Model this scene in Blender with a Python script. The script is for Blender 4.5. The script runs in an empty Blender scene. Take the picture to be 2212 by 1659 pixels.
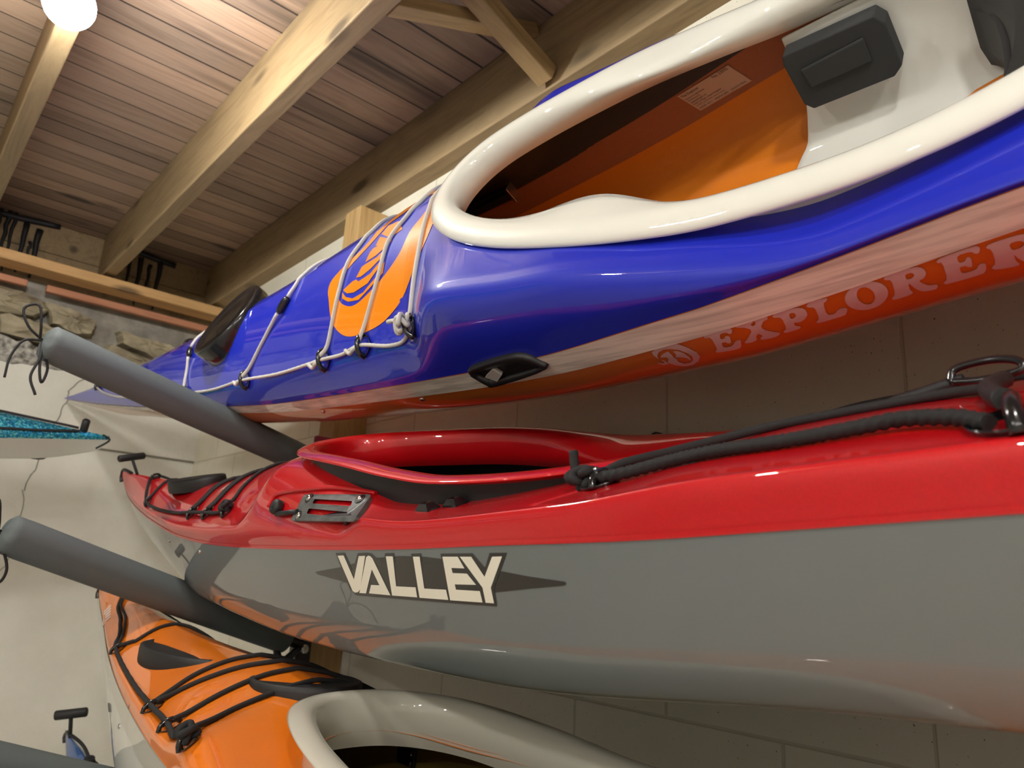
import bpy, bmesh, math, random
import numpy as np
from mathutils import Vector, Matrix
random.seed(7)
ZC = 1.35                       # camera height above the floor; all z below are relative to it
SC = bpy.context.scene
COL = SC.collection
R = math.radians

# ------------------------------------------------------------------ basics
def link(name, me, mat=None, parent=None):
    o = bpy.data.objects.new(name, me); COL.objects.link(o)
    if mat is not None:
        for m in (mat if isinstance(mat, (list, tuple)) else [mat]): me.materials.append(m)
    if parent is not None: o.parent = parent
    return o
def tag(o, label=None, cat=None, group=None, kind=None):
    if label: o['label'] = label
    if cat: o['category'] = cat
    if group: o['group'] = group
    if kind: o['kind'] = kind
    return o
def empty(name, M, label, cat, group=None):
    o = bpy.data.objects.new(name, None); COL.objects.link(o)
    o.matrix_world = M; o.empty_display_size = .05
    return tag(o, label, cat, group)
class MB:
    """collects geometry for ONE mesh object"""
    def __init__(s): s.v = []; s.f = []; s.mi = []; s.sm = []
    def add(s, vs, fs, mi=0, smooth=True):
        n = len(s.v); s.v += [tuple(map(float, p)) for p in vs]
        for f in fs: s.f.append([n + i for i in f]); s.mi.append(mi); s.sm.append(smooth)
    def grid(s, P, closed_u=False, closed_v=False, mi=0, smooth=True, flip=False, skip=None):
        P = np.asarray(P, float); a, b = P.shape[:2]; fs = []
        for i in range(a if closed_u else a - 1):
            for j in range(b if closed_v else b - 1):
                if skip is not None and skip(i, j): continue
                q = [i * b + j, i * b + (j + 1) % b, ((i + 1) % a) * b + (j + 1) % b, ((i + 1) % a) * b + j]
                fs.append(q[::-1] if flip else q)
        s.add(P.reshape(-1, 3), fs, mi, smooth)
    def tube(s, pts, r, n=8, mi=0, cap=True, twist=0.0, ridge=0.0):
        pts = [Vector(p) for p in pts]; m = len(pts); rings = []
        up = None; L = 0.
        for i, p in enumerate(pts):
            t = (pts[min(i + 1, m - 1)] - pts[max(i - 1, 0)])
            if t.length < 1e-9: t = Vector((0, 0, 1))
            t.normalize()
            if up is None:
                up = t.orthogonal().normalized()
            up = (up - t * up.dot(t)).normalized(); w = t.cross(up)
            if i: L += (pts[i] - pts[i - 1]).length
            rr = r[i] if isinstance(r, (list, tuple, np.ndarray)) else r
            ring = []
            for k in range(n):
                a = 2 * math.pi * k / n
                q = rr * (1 + ridge * math.cos(3 * a + twist * L) ) if ridge else rr
                ring.append(tuple(p + up * math.cos(a) * q + w * math.sin(a) * q))
            rings.append(ring)
        s.grid(np.array(rings), closed_v=True, mi=mi)
        if cap:
            b = len(s.v) - m * n
            s.f.append([b + k for k in range(n)][::-1]); s.f.append([b + (m - 1) * n + k for k in range(n)])
            s.mi += [mi, mi]; s.sm += [False, False]
    def box(s, c, d, M=None, mi=0, bev=0.0):
        bm = bmesh.new(); bmesh.ops.create_cube(bm, size=1)
        for v in bm.verts: v.co = Vector((v.co.x * d[0], v.co.y * d[1], v.co.z * d[2]))
        if bev: bmesh.ops.bevel(bm, geom=list(bm.edges), offset=bev, segments=2, affect='EDGES', profile=.5)
        vs = []
        bm.verts.index_update()
        for v in bm.verts:
            p = Vector(v.co)
            if M is not None: p = M @ p
            vs.append(p + Vector(c))
        s.add(vs, [[v.index for v in f.verts] for f in bm.faces], mi, False); bm.free()
    def prism(s, poly, f, t0, t1, mi=0):
        """poly of 2-D points; f(a, b, t) -> 3-D; extruded from t0 to t1"""
        n = len(poly); vs = [f(a, b, t0) for a, b in poly] + [f(a, b, t1) for a, b in poly]
        fs = [list(range(n))[::-1], [n + i for i in range(n)]] + [[i, (i + 1) % n, n + (i + 1) % n, n + i] for i in range(n)]
        s.add(vs, fs, mi, False)
    def ball(s, c, r, nu=12, nv=8, mi=0):
        P = [[(c[0] + r[0] * math.sin(math.pi * i / nv) * math.cos(2 * math.pi * j / nu), c[1] + r[1] * math.sin(math.pi * i / nv) * math.sin(2 * math.pi * j / nu), c[2] + r[2] * math.cos(math.pi * i / nv)) for j in range(nu)] for i in range(nv + 1)]
        s.grid(np.array(P), closed_v=True, mi=mi)
    def mesh(s, name):
        me = bpy.data.meshes.new(name); me.from_pydata(s.v, [], s.f); me.validate()
        if len(me.polygons) == len(s.f):
            me.polygons.foreach_set('material_index', s.mi); me.polygons.foreach_set('use_smooth', s.sm)
        return me
    def build(s, name, mat, parent=None, weld=False, autos=None):
        me = s.mesh(name)
        bm = bmesh.new(); bm.from_mesh(me)
        if weld: bmesh.ops.remove_doubles(bm, verts=list(bm.verts), dist=2e-5)
        bmesh.ops.recalc_face_normals(bm, faces=list(bm.faces))
        bm.to_mesh(me); bm.free()
        if autos: me.set_sharp_from_angle(angle=R(autos))
        return link(name, me, mat, parent)

def interp(x, xs, ys):
    """smooth monotone (pchip-like) interpolation; ys may be 2-D"""
    xs = np.asarray(xs, float); ys = np.asarray(ys, float); one = ys.ndim == 1
    if one: ys = ys[:, None]
    x = np.atleast_1d(np.asarray(x, float)); x = np.clip(x, xs[0], xs[-1])
    h = np.diff(xs)[:, None]; d = np.diff(ys, axis=0) / h
    m = np.zeros_like(ys)
    for i in range(1, len(xs) - 1):
        w1 = 2 * h[i] + h[i - 1]; w2 = h[i] + 2 * h[i - 1]
        ok = d[i - 1] * d[i] > 0
        with np.errstate(divide='ignore', invalid='ignore'):
            mm = (w1 + w2) / (w1 / d[i - 1] + w2 / d[i])
        m[i] = np.where(ok, mm, 0)
    m[0] = d[0]; m[-1] = d[-1]
    i = np.clip(np.searchsorted(xs, x, side='right') - 1, 0, len(xs) - 2)
    hh = h[i]; t = (x[:, None] - xs[i][:, None]) / hh
    y = ys[i] * (2 * t**3 - 3 * t**2 + 1) + m[i] * hh * (t**3 - 2 * t**2 + t) + ys[i + 1] * (-2 * t**3 + 3 * t**2) + m[i + 1] * hh * (t**3 - t**2)
    return y[:, 0] if one else y
def catmull(P, n):
    """dense Catmull-Rom through rows of P (.., k, dim) along axis -2"""
    P = np.asarray(P, float); k = P.shape[-2]
    E = np.concatenate([2 * P[..., :1, :] - P[..., 1:2, :], P, 2 * P[..., -1:, :] - P[..., -2:-1, :]], axis=-2)
    out = []
    for u in np.linspace(0, k - 1, n):
        i = min(int(u), k - 2); t = u - i
        p0, p1, p2, p3 = (E[..., i + j, :] for j in range(4))
        out.append(.5 * ((2 * p1) + (-p0 + p2) * t + (2 * p0 - 5 * p1 + 4 * p2 - p3) * t * t + (-p0 + 3 * p1 - 3 * p2 + p3) * t**3))
    return np.stack(out, axis=-2)
def smooth_path(pts, n=60):
    return [Vector(p) for p in catmull(np.array([tuple(p) for p in pts]), n)]

# ------------------------------------------------------------------ materials
def nmat(name):
    m = bpy.data.materials.new(name); m.use_nodes = True
    nt = m.node_tree; b = nt.nodes['Principled BSDF']
    return m, nt, b
def N(nt, typ, **kw):
    n = nt.nodes.new(typ)
    for k, v in kw.items():
        if k.startswith('i_'): n.inputs[k[2:].replace('_', ' ')].default_value = v
        else: setattr(n, k, v)
    return n
def ramp(nt, stops, fac=None, mode='LINEAR'):
    r = nt.nodes.new('ShaderNodeValToRGB'); e = r.color_ramp.elements; r.color_ramp.interpolation = mode
    while len(e) < len(stops): e.new(.5)
    for k, (p, c) in enumerate(stops):
        e[k].position = p; e[k].color = (*c, 1) if len(c) == 3 else c
    if fac is not None: nt.links.new(fac, r.inputs['Fac'])
    return r
def plain(name, col, rough=.4, metal=0., coat=0., spec=.5, bump=0., bscale=300., ns=0.0):
    m, nt, b = nmat(name)
    b.inputs['Base Color'].default_value = (*col, 1); b.inputs['Roughness'].default_value = rough
    b.inputs['Metallic'].default_value = metal; b.inputs['Coat Weight'].default_value = coat
    b.inputs['Coat Roughness'].default_value = .03; b.inputs['Specular IOR Level'].default_value = spec
    if bump or ns:
        tc = N(nt, 'ShaderNodeTexCoord'); nz = N(nt, 'ShaderNodeTexNoise', i_Scale=bscale, i_Detail=3.)
        nt.links.new(tc.outputs['Object'], nz.inputs['Vector'])
        if bump:
            bp = N(nt, 'ShaderNodeBump', i_Strength=bump, i_Distance=.002)
            nt.links.new(nz.outputs['Fac'], bp.inputs['Height']); nt.links.new(bp.outputs['Normal'], b.inputs['Normal'])
        if ns:
            r = ramp(nt, [(.3, tuple(c * (1 - ns) for c in col)), (.7, tuple(min(1, c * (1 + ns)) for c in col))], nz.outputs['Fac'])
            nt.links.new(r.outputs['Color'], b.inputs['Base Color'])
    return m
M = {}
def gel(name, col, rough=.06, flakes=0.):
    """glossy gelcoat; optional fine metallic flake"""
    m, nt, b = nmat(name)
    b.inputs['Base Color'].default_value = (*col, 1); b.inputs['Roughness'].default_value = .45; b.inputs['Specular IOR Level'].default_value = .25
    b.inputs['Coat Weight'].default_value = 1.; b.inputs['Coat Roughness'].default_value = .012; b.inputs['Coat IOR'].default_value = 1.52
    tc = N(nt, 'ShaderNodeTexCoord'); nz = N(nt, 'ShaderNodeTexNoise', i_Scale=5., i_Detail=2.)
    nt.links.new(tc.outputs['Object'], nz.inputs['Vector'])
    bp = N(nt, 'ShaderNodeBump', i_Strength=.05, i_Distance=.01)
    nt.links.new(nz.outputs['Fac'], bp.inputs['Height']); nt.links.new(bp.outputs['Normal'], b.inputs['Coat Normal'])
    if flakes:
        vo = N(nt, 'ShaderNodeTexVoronoi', i_Scale=1500.); nt.links.new(tc.outputs['Object'], vo.inputs['Vector'])
        r = ramp(nt, [(0., tuple(c * .9 for c in col)), (1., tuple(min(1, c * (1 + flakes)) for c in col))], vo.outputs['Color'])
        nt.links.new(r.outputs['Color'], b.inputs['Base Color'])
        b.inputs['Metallic'].default_value = .12
    return m
M['blue'] = gel('blue_gelcoat', (.009, .022, .48))
M['orange_hull'] = gel('orange_gelcoat', (.58, .155, .012))
M['cream'] = gel('cream_gelcoat', (.79, .79, .71))
M['white_gel'] = gel('white_gelcoat', (.80, .80, .74))
M['red'] = gel('red_gelcoat', (.52, .002, .006), flakes=.2)
M['grey'] = gel('grey_gelcoat', (.150, .176, .174))
M['orange_deck'] = gel('orange_deck_gelcoat', (.85, .20, .004))
M['grey_cream'] = gel('grey_cream_gelcoat', (.62, .60, .50))
M['navy'] = gel('small_blue_gelcoat', (.03, .10, .30))
def streaked(name, c):
    m = gel(name, c); nt = m.node_tree; b = nt.nodes['Principled BSDF']; tc = N(nt, 'ShaderNodeTexCoord'); mp = N(nt, 'ShaderNodeMapping'); mp.inputs['Scale'].default_value = (3, 170, 170)
    nt.links.new(tc.outputs['Object'], mp.inputs['Vector']); nz = N(nt, 'ShaderNodeTexNoise', i_Scale=1., i_Detail=4.); nt.links.new(mp.outputs[0], nz.inputs['Vector'])
    r = ramp(nt, [(.36, tuple(x * .68 for x in c)), (.60, c)], nz.outputs['Fac']); nt.links.new(r.outputs['Color'], b.inputs['Base Color']); return m
M['cream_band'] = streaked('cream_seam_tape', (.80, .77, .66))
M['black'] = plain('black_plastic', (.012, .012, .013), .45)
M['black_gloss'] = plain('black_gloss_plastic', (.010, .010, .011), .18, coat=.4)
M['rubber'] = plain('black_rubber', (.014, .014, .014), .55, bump=.2, bscale=900)
M['foam'] = plain('dark_foam', (.030, .032, .032), .85, bump=.3, bscale=1500)
M['cord_black'] = plain('black_cord', (.010, .010, .010), .7, bump=.5, bscale=1400)
M['cord_white'] = plain('white_cord', (.62, .60, .55), .6, bump=.5, bscale=1600)
M['steel'] = plain('steel', (.62, .60, .56), .22, metal=1.)
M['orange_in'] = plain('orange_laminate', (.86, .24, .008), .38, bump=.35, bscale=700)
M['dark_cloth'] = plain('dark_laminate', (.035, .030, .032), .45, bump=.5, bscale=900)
M['black_paint'] = plain('black_paint', (.012, .011, .011), .35)

def wood(name, c1, c2, axis='X', scale=1., dark=(.05, .035, .02), stain=.5, rough=.65):
    m, nt, b = nmat(name); L = nt.links.new
    tc = N(nt, 'ShaderNodeTexCoord'); mp = N(nt, 'ShaderNodeMapping')
    sc = {'X': (1.2, 14, 14), 'Y': (14, 1.2, 14), 'Z': (14, 14, 1.2)}[axis]
    mp.inputs['Scale'].default_value = tuple(s * scale for s in sc); L(tc.outputs['Object'], mp.inputs['Vector'])
    nz = N(nt, 'ShaderNodeTexNoise', i_Scale=2.2, i_Detail=7., i_Roughness=.6, i_Distortion=.7); L(mp.outputs[0], nz.inputs['Vector'])
    r = ramp(nt, [(.28, c1), (.52, c2), (.78, tuple(x * .8 for x in c1))], nz.outputs['Fac'])
    # weather stains and knots with a shape of their own
    mp2 = N(nt, 'ShaderNodeMapping'); mp2.inputs['Scale'].default_value = tuple(s * .22 * scale for s in sc); L(tc.outputs['Object'], mp2.inputs['Vector'])
    n2 = N(nt, 'ShaderNodeTexNoise', i_Scale=1.8, i_Detail=5., i_Roughness=.65); L(mp2.outputs[0], n2.inputs['Vector'])
    r2 = ramp(nt, [(.56, (0, 0, 0)), (.68, (1, 1, 1))], n2.outputs['Fac'])
    mx = N(nt, 'ShaderNodeMix', data_type='RGBA'); ml = N(nt, 'ShaderNodeMath', operation='MULTIPLY'); ml.inputs[1].default_value = stain
    L(r2.outputs['Color'], ml.inputs[0]); L(ml.outputs[0], mx.inputs['Factor']); L(r.outputs['Color'], mx.inputs['A']); mx.inputs['B'].default_value = (*dark, 1)
    mp3 = N(nt, 'ShaderNodeMapping'); mp3.inputs['Scale'].default_value = tuple((3 if s < 3 else 9) * scale for s in sc); L(tc.outputs['Object'], mp3.inputs['Vector'])
    vo = N(nt, 'ShaderNodeTexVoronoi', i_Scale=.9); L(mp3.outputs[0], vo.inputs['Vector'])
    r3 = ramp(nt, [(.09, (1, 1, 1)), (.19, (0, 0, 0))], vo.outputs['Distance'])
    mx2 = N(nt, 'ShaderNodeMix', data_type='RGBA'); m3 = N(nt, 'ShaderNodeMath', operation='MULTIPLY'); m3.inputs[1].default_value = .75
    L(r3.outputs['Color'], m3.inputs[0]); L(m3.outputs[0], mx2.inputs['Factor']); L(mx.outputs['Result'], mx2.inputs['A']); mx2.inputs['B'].default_value = (*dark, 1)
    L(mx2.outputs['Result'], b.inputs['Base Color']); b.inputs['Roughness'].default_value = rough
    bp = N(nt, 'ShaderNodeBump', i_Strength=.25, i_Distance=.004); L(nz.outputs['Fac'], bp.inputs['Height']); L(bp.outputs['Normal'], b.inputs['Normal'])
    return m, nt, b, mx2
M['joist'] = wood('joist_timber', (.235, .155, .075), (.345, .245, .125), 'Y', 1.)[0]
M['strut'] = wood('strut_timber', (.26, .16, .07), (.40, .27, .12), 'X', 1.)[0]
M['plate'] = wood('plate_timber', (.50, .27, .10), (.60, .36, .15), 'X', 1., stain=.1)[0]
M['batten'] = wood('batten_timber', (.42, .17, .09), (.50, .22, .12), 'X', 1., stain=.3)[0]
M['stud'] = wood('stud_timber', (.36, .21, .075), (.50, .33, .14), 'Z', 1., stain=.1)[0]

def planks():
    """ceiling boards: long axis X, board width along Y"""
    m, nt, b, mx = wood('ceiling_boards', (.33, .225, .155), (.45, .325, .235), 'X', .8, stain=.75, dark=(.06, .05, .045)); L = nt.links.new
    tc = N(nt, 'ShaderNodeTexCoord'); sp = N(nt, 'ShaderNodeSeparateXYZ'); L(tc.outputs['Object'], sp.inputs[0])
    W = .0885
    d0 = N(nt, 'ShaderNodeMath', operation='SUBTRACT'); d0.inputs[1].default_value = 1.4427 - .0885 / 2 * 0 ; L(sp.outputs['Y'], d0.inputs[0]); d = N(nt, 'ShaderNodeMath', operation='DIVIDE'); d.inputs[1].default_value = W; L(d0.outputs[0], d.inputs[0])
    fl = N(nt, 'ShaderNodeMath', operation='FLOOR'); L(d.outputs[0], fl.inputs[0])
    fr = N(nt, 'ShaderNodeMath', operation='FRACT'); L(d.outputs[0], fr.inputs[0])
    wn = N(nt, 'ShaderNodeTexWhiteNoise', noise_dimensions='1D'); L(fl.outputs[0], wn.inputs['W'])
    rv = ramp(nt, [(0, (.72, .72, .72)), (1, (1.18, 1.14, 1.1))], wn.outputs['Value'])
    mu = N(nt, 'ShaderNodeMix', data_type='RGBA', blend_type='MULTIPLY'); mu.inputs['Factor'].default_value = 1.
    L(mx.outputs['Result'], mu.inputs['A']); L(rv.outputs['Color'], mu.inputs['B'])
    a = N(nt, 'ShaderNodeMath', operation='SUBTRACT'); a.inputs[1].default_value = .5; L(fr.outputs[0], a.inputs[0])
    ab = N(nt, 'ShaderNodeMath', operation='ABSOLUTE'); L(a.outputs[0], ab.inputs[0])
    wv = N(nt, 'ShaderNodeMath', operation='MULTIPLY_ADD'); wv.inputs[1].default_value = .03; wv.inputs[2].default_value = .455; L(wn.outputs['Value'], wv.inputs[0])
    gt = N(nt, 'ShaderNodeMath', operation='GREATER_THAN'); L(ab.outputs[0], gt.inputs[0]); L(wv.outputs[0], gt.inputs[1])
    m2 = N(nt, 'ShaderNodeMix', data_type='RGBA'); L(gt.outputs[0], m2.inputs['Factor']); L(mu.outputs['Result'], m2.inputs['A']); m2.inputs['B'].default_value = (.045, .034, .028, 1)
    L(m2.outputs['Result'], b.inputs['Base Color'])
    off = N(nt, 'ShaderNodeVectorMath', operation='MULTIPLY_ADD')
    return m
M['planks'] = planks()

def blockwall():
    """painted concrete blocks on the wall plane x = W (bricks in Y, Z)"""
    m, nt, b = nmat('painted_blockwork'); L = nt.links.new
    tc = N(nt, 'ShaderNodeTexCoord'); sp = N(nt, 'ShaderNodeSeparateXYZ'); L(tc.outputs['Object'], sp.inputs[0])
    cb = N(nt, 'ShaderNodeCombineXYZ'); L(sp.outputs['Y'], cb.inputs['X']); L(sp.outputs['Z'], cb.inputs['Y'])
    mp = N(nt, 'ShaderNodeMapping'); mp.inputs['Location'].default_value = (-.999, -(ZC - .2), 0); L(cb.outputs[0], mp.inputs['Vector'])
    br = N(nt, 'ShaderNodeTexBrick', offset=.5, squash=1., i_Scale=1.)
    br.inputs['Color1'].default_value = (1, 1, 1, 1); br.inputs['Color2'].default_value = (1, 1, 1, 1); br.inputs['Mortar'].default_value = (0, 0, 0, 1)
    br.inputs['Brick Width'].default_value = .406; br.inputs['Row Height'].default_value = .203; br.inputs['Mortar Size'].default_value = .0035; br.inputs['Mortar Smooth'].default_value = .6
    L(mp.outputs[0], br.inputs['Vector'])
    n1 = N(nt, 'ShaderNodeTexNoise', i_Scale=2.5, i_Detail=6., i_Roughness=.6); L(tc.outputs['Object'], n1.inputs['Vector'])
    c = ramp(nt, [(.35, (.72, .69, .56)), (.65, (.82, .79, .66))], n1.outputs['Fac'])
    # pin holes in the block face
    n2 = N(nt, 'ShaderNodeTexNoise', i_Scale=190., i_Detail=2., i_Roughness=.6); L(tc.outputs['Object'], n2.inputs['Vector'])
    h = ramp(nt, [(.27, (1, 1, 1)), (.31, (0, 0, 0))], n2.outputs['Fac'])
    mx = N(nt, 'ShaderNodeMix', data_type='RGBA'); L(h.outputs['Color'], mx.inputs['Factor']); L(c.outputs['Color'], mx.inputs['A']); mx.inputs['B'].default_value = (.16, .135, .08, 1)
    mm = N(nt, 'ShaderNodeMix', data_type='RGBA'); L(br.outputs['Color'], mm.inputs['Factor']); mm.inputs['A'].default_value = (.60, .57, .44, 1); L(mx.outputs['Result'], mm.inputs['B'])
    L(mm.outputs['Result'], b.inputs['Base Color']); b.inputs['Roughness'].default_value = .6
    n3 = N(nt, 'ShaderNodeTexNoise', i_Scale=60., i_Detail=4.); L(tc.outputs['Object'], n3.inputs['Vector'])
    ad = N(nt, 'ShaderNodeMath', operation='MULTIPLY_ADD'); ad.inputs[1].default_value = .25; L(n3.outputs['Fac'], ad.inputs[0]); L(br.outputs['Color'], ad.inputs[2])
    bp = N(nt, 'ShaderNodeBump', i_Strength=.5, i_Distance=.004); L(ad.outputs[0], bp.inputs['Height']); L(bp.outputs['Normal'], b.inputs['Normal'])
    return m
M['blocks'] = blockwall()
def plaster(name, c1, c2, sc=3., bump=.4):
    m, nt, b = nmat(name); L = nt.links.new
    tc = N(nt, 'ShaderNodeTexCoord'); n1 = N(nt, 'ShaderNodeTexNoise', i_Scale=sc, i_Detail=7., i_Roughness=.6); L(tc.outputs['Object'], n1.inputs['Vector'])
    c = ramp(nt, [(.35, c1), (.68, c2)], n1.outputs['Fac']); L(c.outputs['Color'], b.inputs['Base Color'])
    n2 = N(nt, 'ShaderNodeTexNoise', i_Scale=9., i_Detail=8., i_Roughness=.55); L(tc.outputs['Object'], n2.inputs['Vector'])
    bp = N(nt, 'ShaderNodeBump', i_Strength=bump, i_Distance=.02); L(n2.outputs['Fac'], bp.inputs['Height']); L(bp.outputs['Normal'], b.inputs['Normal'])
    b.inputs['Roughness'].default_value = .75
    return m
M['plaster'] = plaster('white_plaster', (.66, .64, .56), (.78, .765, .69))
M['gravelly'] = plaster('rough_render', (.10, .09, .075), (.62, .60, .53), 45., 1.)
M['floor'] = plaster('concrete_floor', (.52, .50, .46), (.62, .60, .55), 4., .2)
M['stone'] = plaster('rubble_stone', (.24, .20, .13), (.46, .40, .27), 9., .8)
M['mortar'] = plaster('old_mortar', (.22, .20, .165), (.36, .33, .28), 14., .9)
M['bitumen'] = plain('black_bitumen', (.012, .013, .014), .5)

# ------------------------------------------------------------------ camera
CAM_R = np.array([[0.74601715, -0.66356999, 0.05597566], [0.21072259, 0.1554931, -0.96509994], [0.63170753, 0.73177644, 0.2558297]])
cd = bpy.data.cameras.new('camera'); cam = bpy.data.objects.new('camera', cd); COL.objects.link(cam)
Mx = Matrix.Identity(4)
for r_ in range(3):
    Mx[r_][0] = CAM_R[0][r_]; Mx[r_][1] = -CAM_R[1][r_]; Mx[r_][2] = -CAM_R[2][r_]
Mx[2][3] = ZC; cam.matrix_world = Mx
cd.sensor_width = 36; cd.lens = 1598 * 36 / 2212; cd.clip_start = .02; SC.camera = cam
cd.dof.use_dof = True; cd.dof.focus_distance = .95; cd.dof.aperture_fstop = 8.5

# ------------------------------------------------------------------ kayak shell
def frame(phi, psi):
    f = R(phi); p = R(psi)
    ax = np.array([math.sin(p), -math.cos(p), 0.]); l = np.array([-math.cos(f), 0, -math.sin(f)]) if abs(psi) < 30 else np.array([-math.cos(f) * math.cos(p), -math.cos(f) * math.sin(p), -math.sin(f)])
    l -= l @ ax * ax; l /= np.linalg.norm(l); n = np.cross(l, ax); n = n if n[2] > 0 else -n
    return ax, l, n
class Kayak:
    """local frame: x = distance from the bow, y = away from the near side (near side = -y), z = up off the seam plane"""
    def __init__(s, P0, phi, psi, L, B, sm, p, seam, keel, deck, vfull=(0., 1.2), F=None, k=1.):
        s.F = np.array(F or [[1, 0], [1.0, .34], [.93, .64], [.74, .86], [.36, .965], [0, 1]])
        s.L, s.B, s.sm, s.p, s.seam_t, s.keel_t, s.deck_t, s.vfull = L, B, sm, p, seam, keel, deck, vfull
        ax, l, n = frame(phi, psi); m = Matrix.Identity(4)
        for i in range(3):
            m[i][0] = ax[i] * k; m[i][1] = -l[i] * k; m[i][2] = n[i] * k; m[i][3] = P0[i] * k + (ZC if i == 2 else 0)
        s.M = m
    def b(s, x):
        x = np.atleast_1d(x); u = 1 - x / s.sm; a = s.B * (1 - np.abs(u)**s.p)
        u2 = (x - s.sm) / (s.L - s.sm); a2 = s.B * (1 - np.abs(u2)**s.p)
        return np.maximum(np.where(x < s.sm, a, a2), .0005)
    def hs(s, x): return interp(x, *zip(*s.seam_t))
    def hull_rows(s, x, n=26, inset=0.):
        x = np.atleast_1d(x); b = s.b(x) - inset; b = np.maximum(b, .0004); hs = s.hs(x); d = hs - interp(x, *zip(*s.keel_t)) - inset
        d = np.maximum(d, .0005)
        f = np.clip((x - s.vfull[0]) / (s.vfull[1] - s.vfull[0]), 0, 1); f = f * f * (3 - 2 * f)
        fe = np.clip((s.L - x) / 1.2, 0, 1); f = np.minimum(f, fe)
        V = np.array([[1, 0], [.80, .22], [.56, .48], [.33, .74], [.13, .93], [0, 1]]); F = s.F
        C = V[None] * (1 - f)[:, None, None] + F[None] * f[:, None, None]
        P = np.stack([C[..., 0] * b[:, None], hs[:, None] - C[..., 1] * d[:, None]], -1)
        return catmull(P, n)                       # (ns, n, [v, h]) from the seam to the keel
    def deck_rows(s, x, n=30):
        x = np.atleast_1d(x); b = s.b(x); hs = s.hs(x)
        K = s.deck_t; xs = [k[0] for k in K]; H = interp(x, xs, [k[1] for k in K]); hf = interp(x, xs, [k[2] for k in K]); vf = interp(x, xs, [k[3] for k in K])
        P = np.stack([vf * b[:, None], hs[:, None] + hf * H[:, None]], -1)
        return catmull(P, n)                       # from the seam to the ridge
    def deck_z(s, x, v):
        if not hasattr(s, 'tab'):
            s.tx = np.arange(0, s.L + .005, .01); r = s.deck_rows(s.tx, 60); q = np.linspace(0, 1, 61); s.tb = s.b(s.tx)
            s.tab = np.array([np.interp(q * s.tb[i], r[i, ::-1, 0], r[i, ::-1, 1]) for i in range(len(s.tx))])
        i = min(max(x / .01, 0), len(s.tx) - 1.001); k = int(i); f = i - k
        bx = s.tb[k] * (1 - f) + s.tb[k + 1] * f; w = min(abs(v) / bx, .9999) * 60; j = int(w); g = w - j; T = s.tab
        return float((T[k, j] * (1 - g) + T[k, j + 1] * g) * (1 - f) + (T[k + 1, j] * (1 - g) + T[k + 1, j + 1] * g) * f)
    def deck_p(s, x, v, off=0.):
        z = s.deck_z(x, v); e = .004
        if off:
            t1 = Vector((2 * e, 0, s.deck_z(x + e, v) - s.deck_z(x - e, v))); t2 = Vector((0, 2 * e, s.deck_z(x, v + e) - s.deck_z(x, v - e)))
            n = t1.cross(t2).normalized(); return Vector((x, -v, z)) + Vector((n.x, -n.y, n.z)) * off
        return Vector((x, -v, z))
    def hull_row(s, x):
        if not hasattr(s, 'htab'): s.hx = np.arange(0, s.L + .005, .01); s.htab = s.hull_rows(s.hx, 90)
        i = min(max(x / .01, 0), len(s.hx) - 1.001); j = int(i); return s.htab[j] * (1 - i + j) + s.htab[j + 1] * (i - j)
    def hull_p(s, x, t, off=0., side=1):
        """t in 0..1 from the seam to the keel on the near side"""
        r = s.hull_rows(x, 60)[0]; q = t * 59; i = min(int(q), 58); f = q - i
        v, h = r[i] * (1 - f) + r[i + 1] * f
        if off:
            d = r[i + 1] - r[i]; nv, nh = -d[1], d[0]; ln = math.hypot(nv, nh) + 1e-9; v += nv / ln * off; h += nh / ln * off
        return Vector((x, -v * side, h))
    def stations(s, fine=()):
        a = list(np.concatenate([np.array([0, .003, .01, .02, .035, .055, .08]), np.arange(.11, s.L - .1, .03), s.L - np.array([.08, .05, .03, .012, .003, 0])]))
        return np.array(sorted(a))
    def build_hull(s, mat, parent, name='hull', x0=None, x1=None, inset=0.):
        xs = s.stations()
        if x0 is not None: xs = xs[(xs >= x0) & (xs <= x1)]
        r = s.hull_rows(xs, 26, inset); mb = MB()
        P = np.concatenate([np.stack([np.broadcast_to(xs[:, None], r.shape[:2]), -r[..., 0], r[..., 1]], -1), np.stack([np.broadcast_to(xs[:, None], r.shape[:2]), r[..., 0], r[..., 1]], -1)[:, ::-1][:, 1:]], 1)
        mb.grid(P); return mb.build(name, mat, parent, weld=True)
    def build_deck(s, mat, parent, hole=None, name='deck', dz=0., x0=None, x1=None, dx=.012):
        xs = s.stations()
        if hole is not None:
            xs = np.array(sorted(list(xs[(xs < hole.x0 - .06) | (xs > hole.x1 + .06)]) + list(np.arange(hole.x0 - .06, hole.x1 + .06, dx))))
        if x0 is not None: xs = xs[(xs >= x0) & (xs <= x1)]
        r = s.deck_rows(xs, 34); r = r.copy(); r[..., 1] += dz; r[..., 0] = np.maximum(r[..., 0] + dz, 0)
        P = np.concatenate([np.stack([np.broadcast_to(xs[:, None], r.shape[:2]), -r[..., 0], r[..., 1]], -1), np.stack([np.broadcast_to(xs[:, None], r.shape[:2]), r[..., 0], r[..., 1]], -1)[:, ::-1][:, 1:]], 1)
        if hole is None:
            mb = MB(); mb.grid(P); return mb.build(name, mat, parent, weld=True)
        inn = np.array([[hole.inside(p[0], p[1]) for p in row] for row in P])
        a, b2 = P.shape[:2]
        skip = lambda i, j: inn[i, j] and inn[i, j + 1] and inn[i + 1, j] and inn[i + 1, j + 1]
        mb = MB(); mb.grid(P, skip=skip)
        # pull the ring of inside vertices out to the cut line
        for i in range(a):
            for j in range(b2):
                if inn[i, j]:
                    x, y = hole.project(P[i, j, 0], P[i, j, 1]); mb.v[i * b2 + j] = (x, y, s.deck_z(x, y) + dz)
        o = mb.build(name, mat, parent, weld=True)
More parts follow.
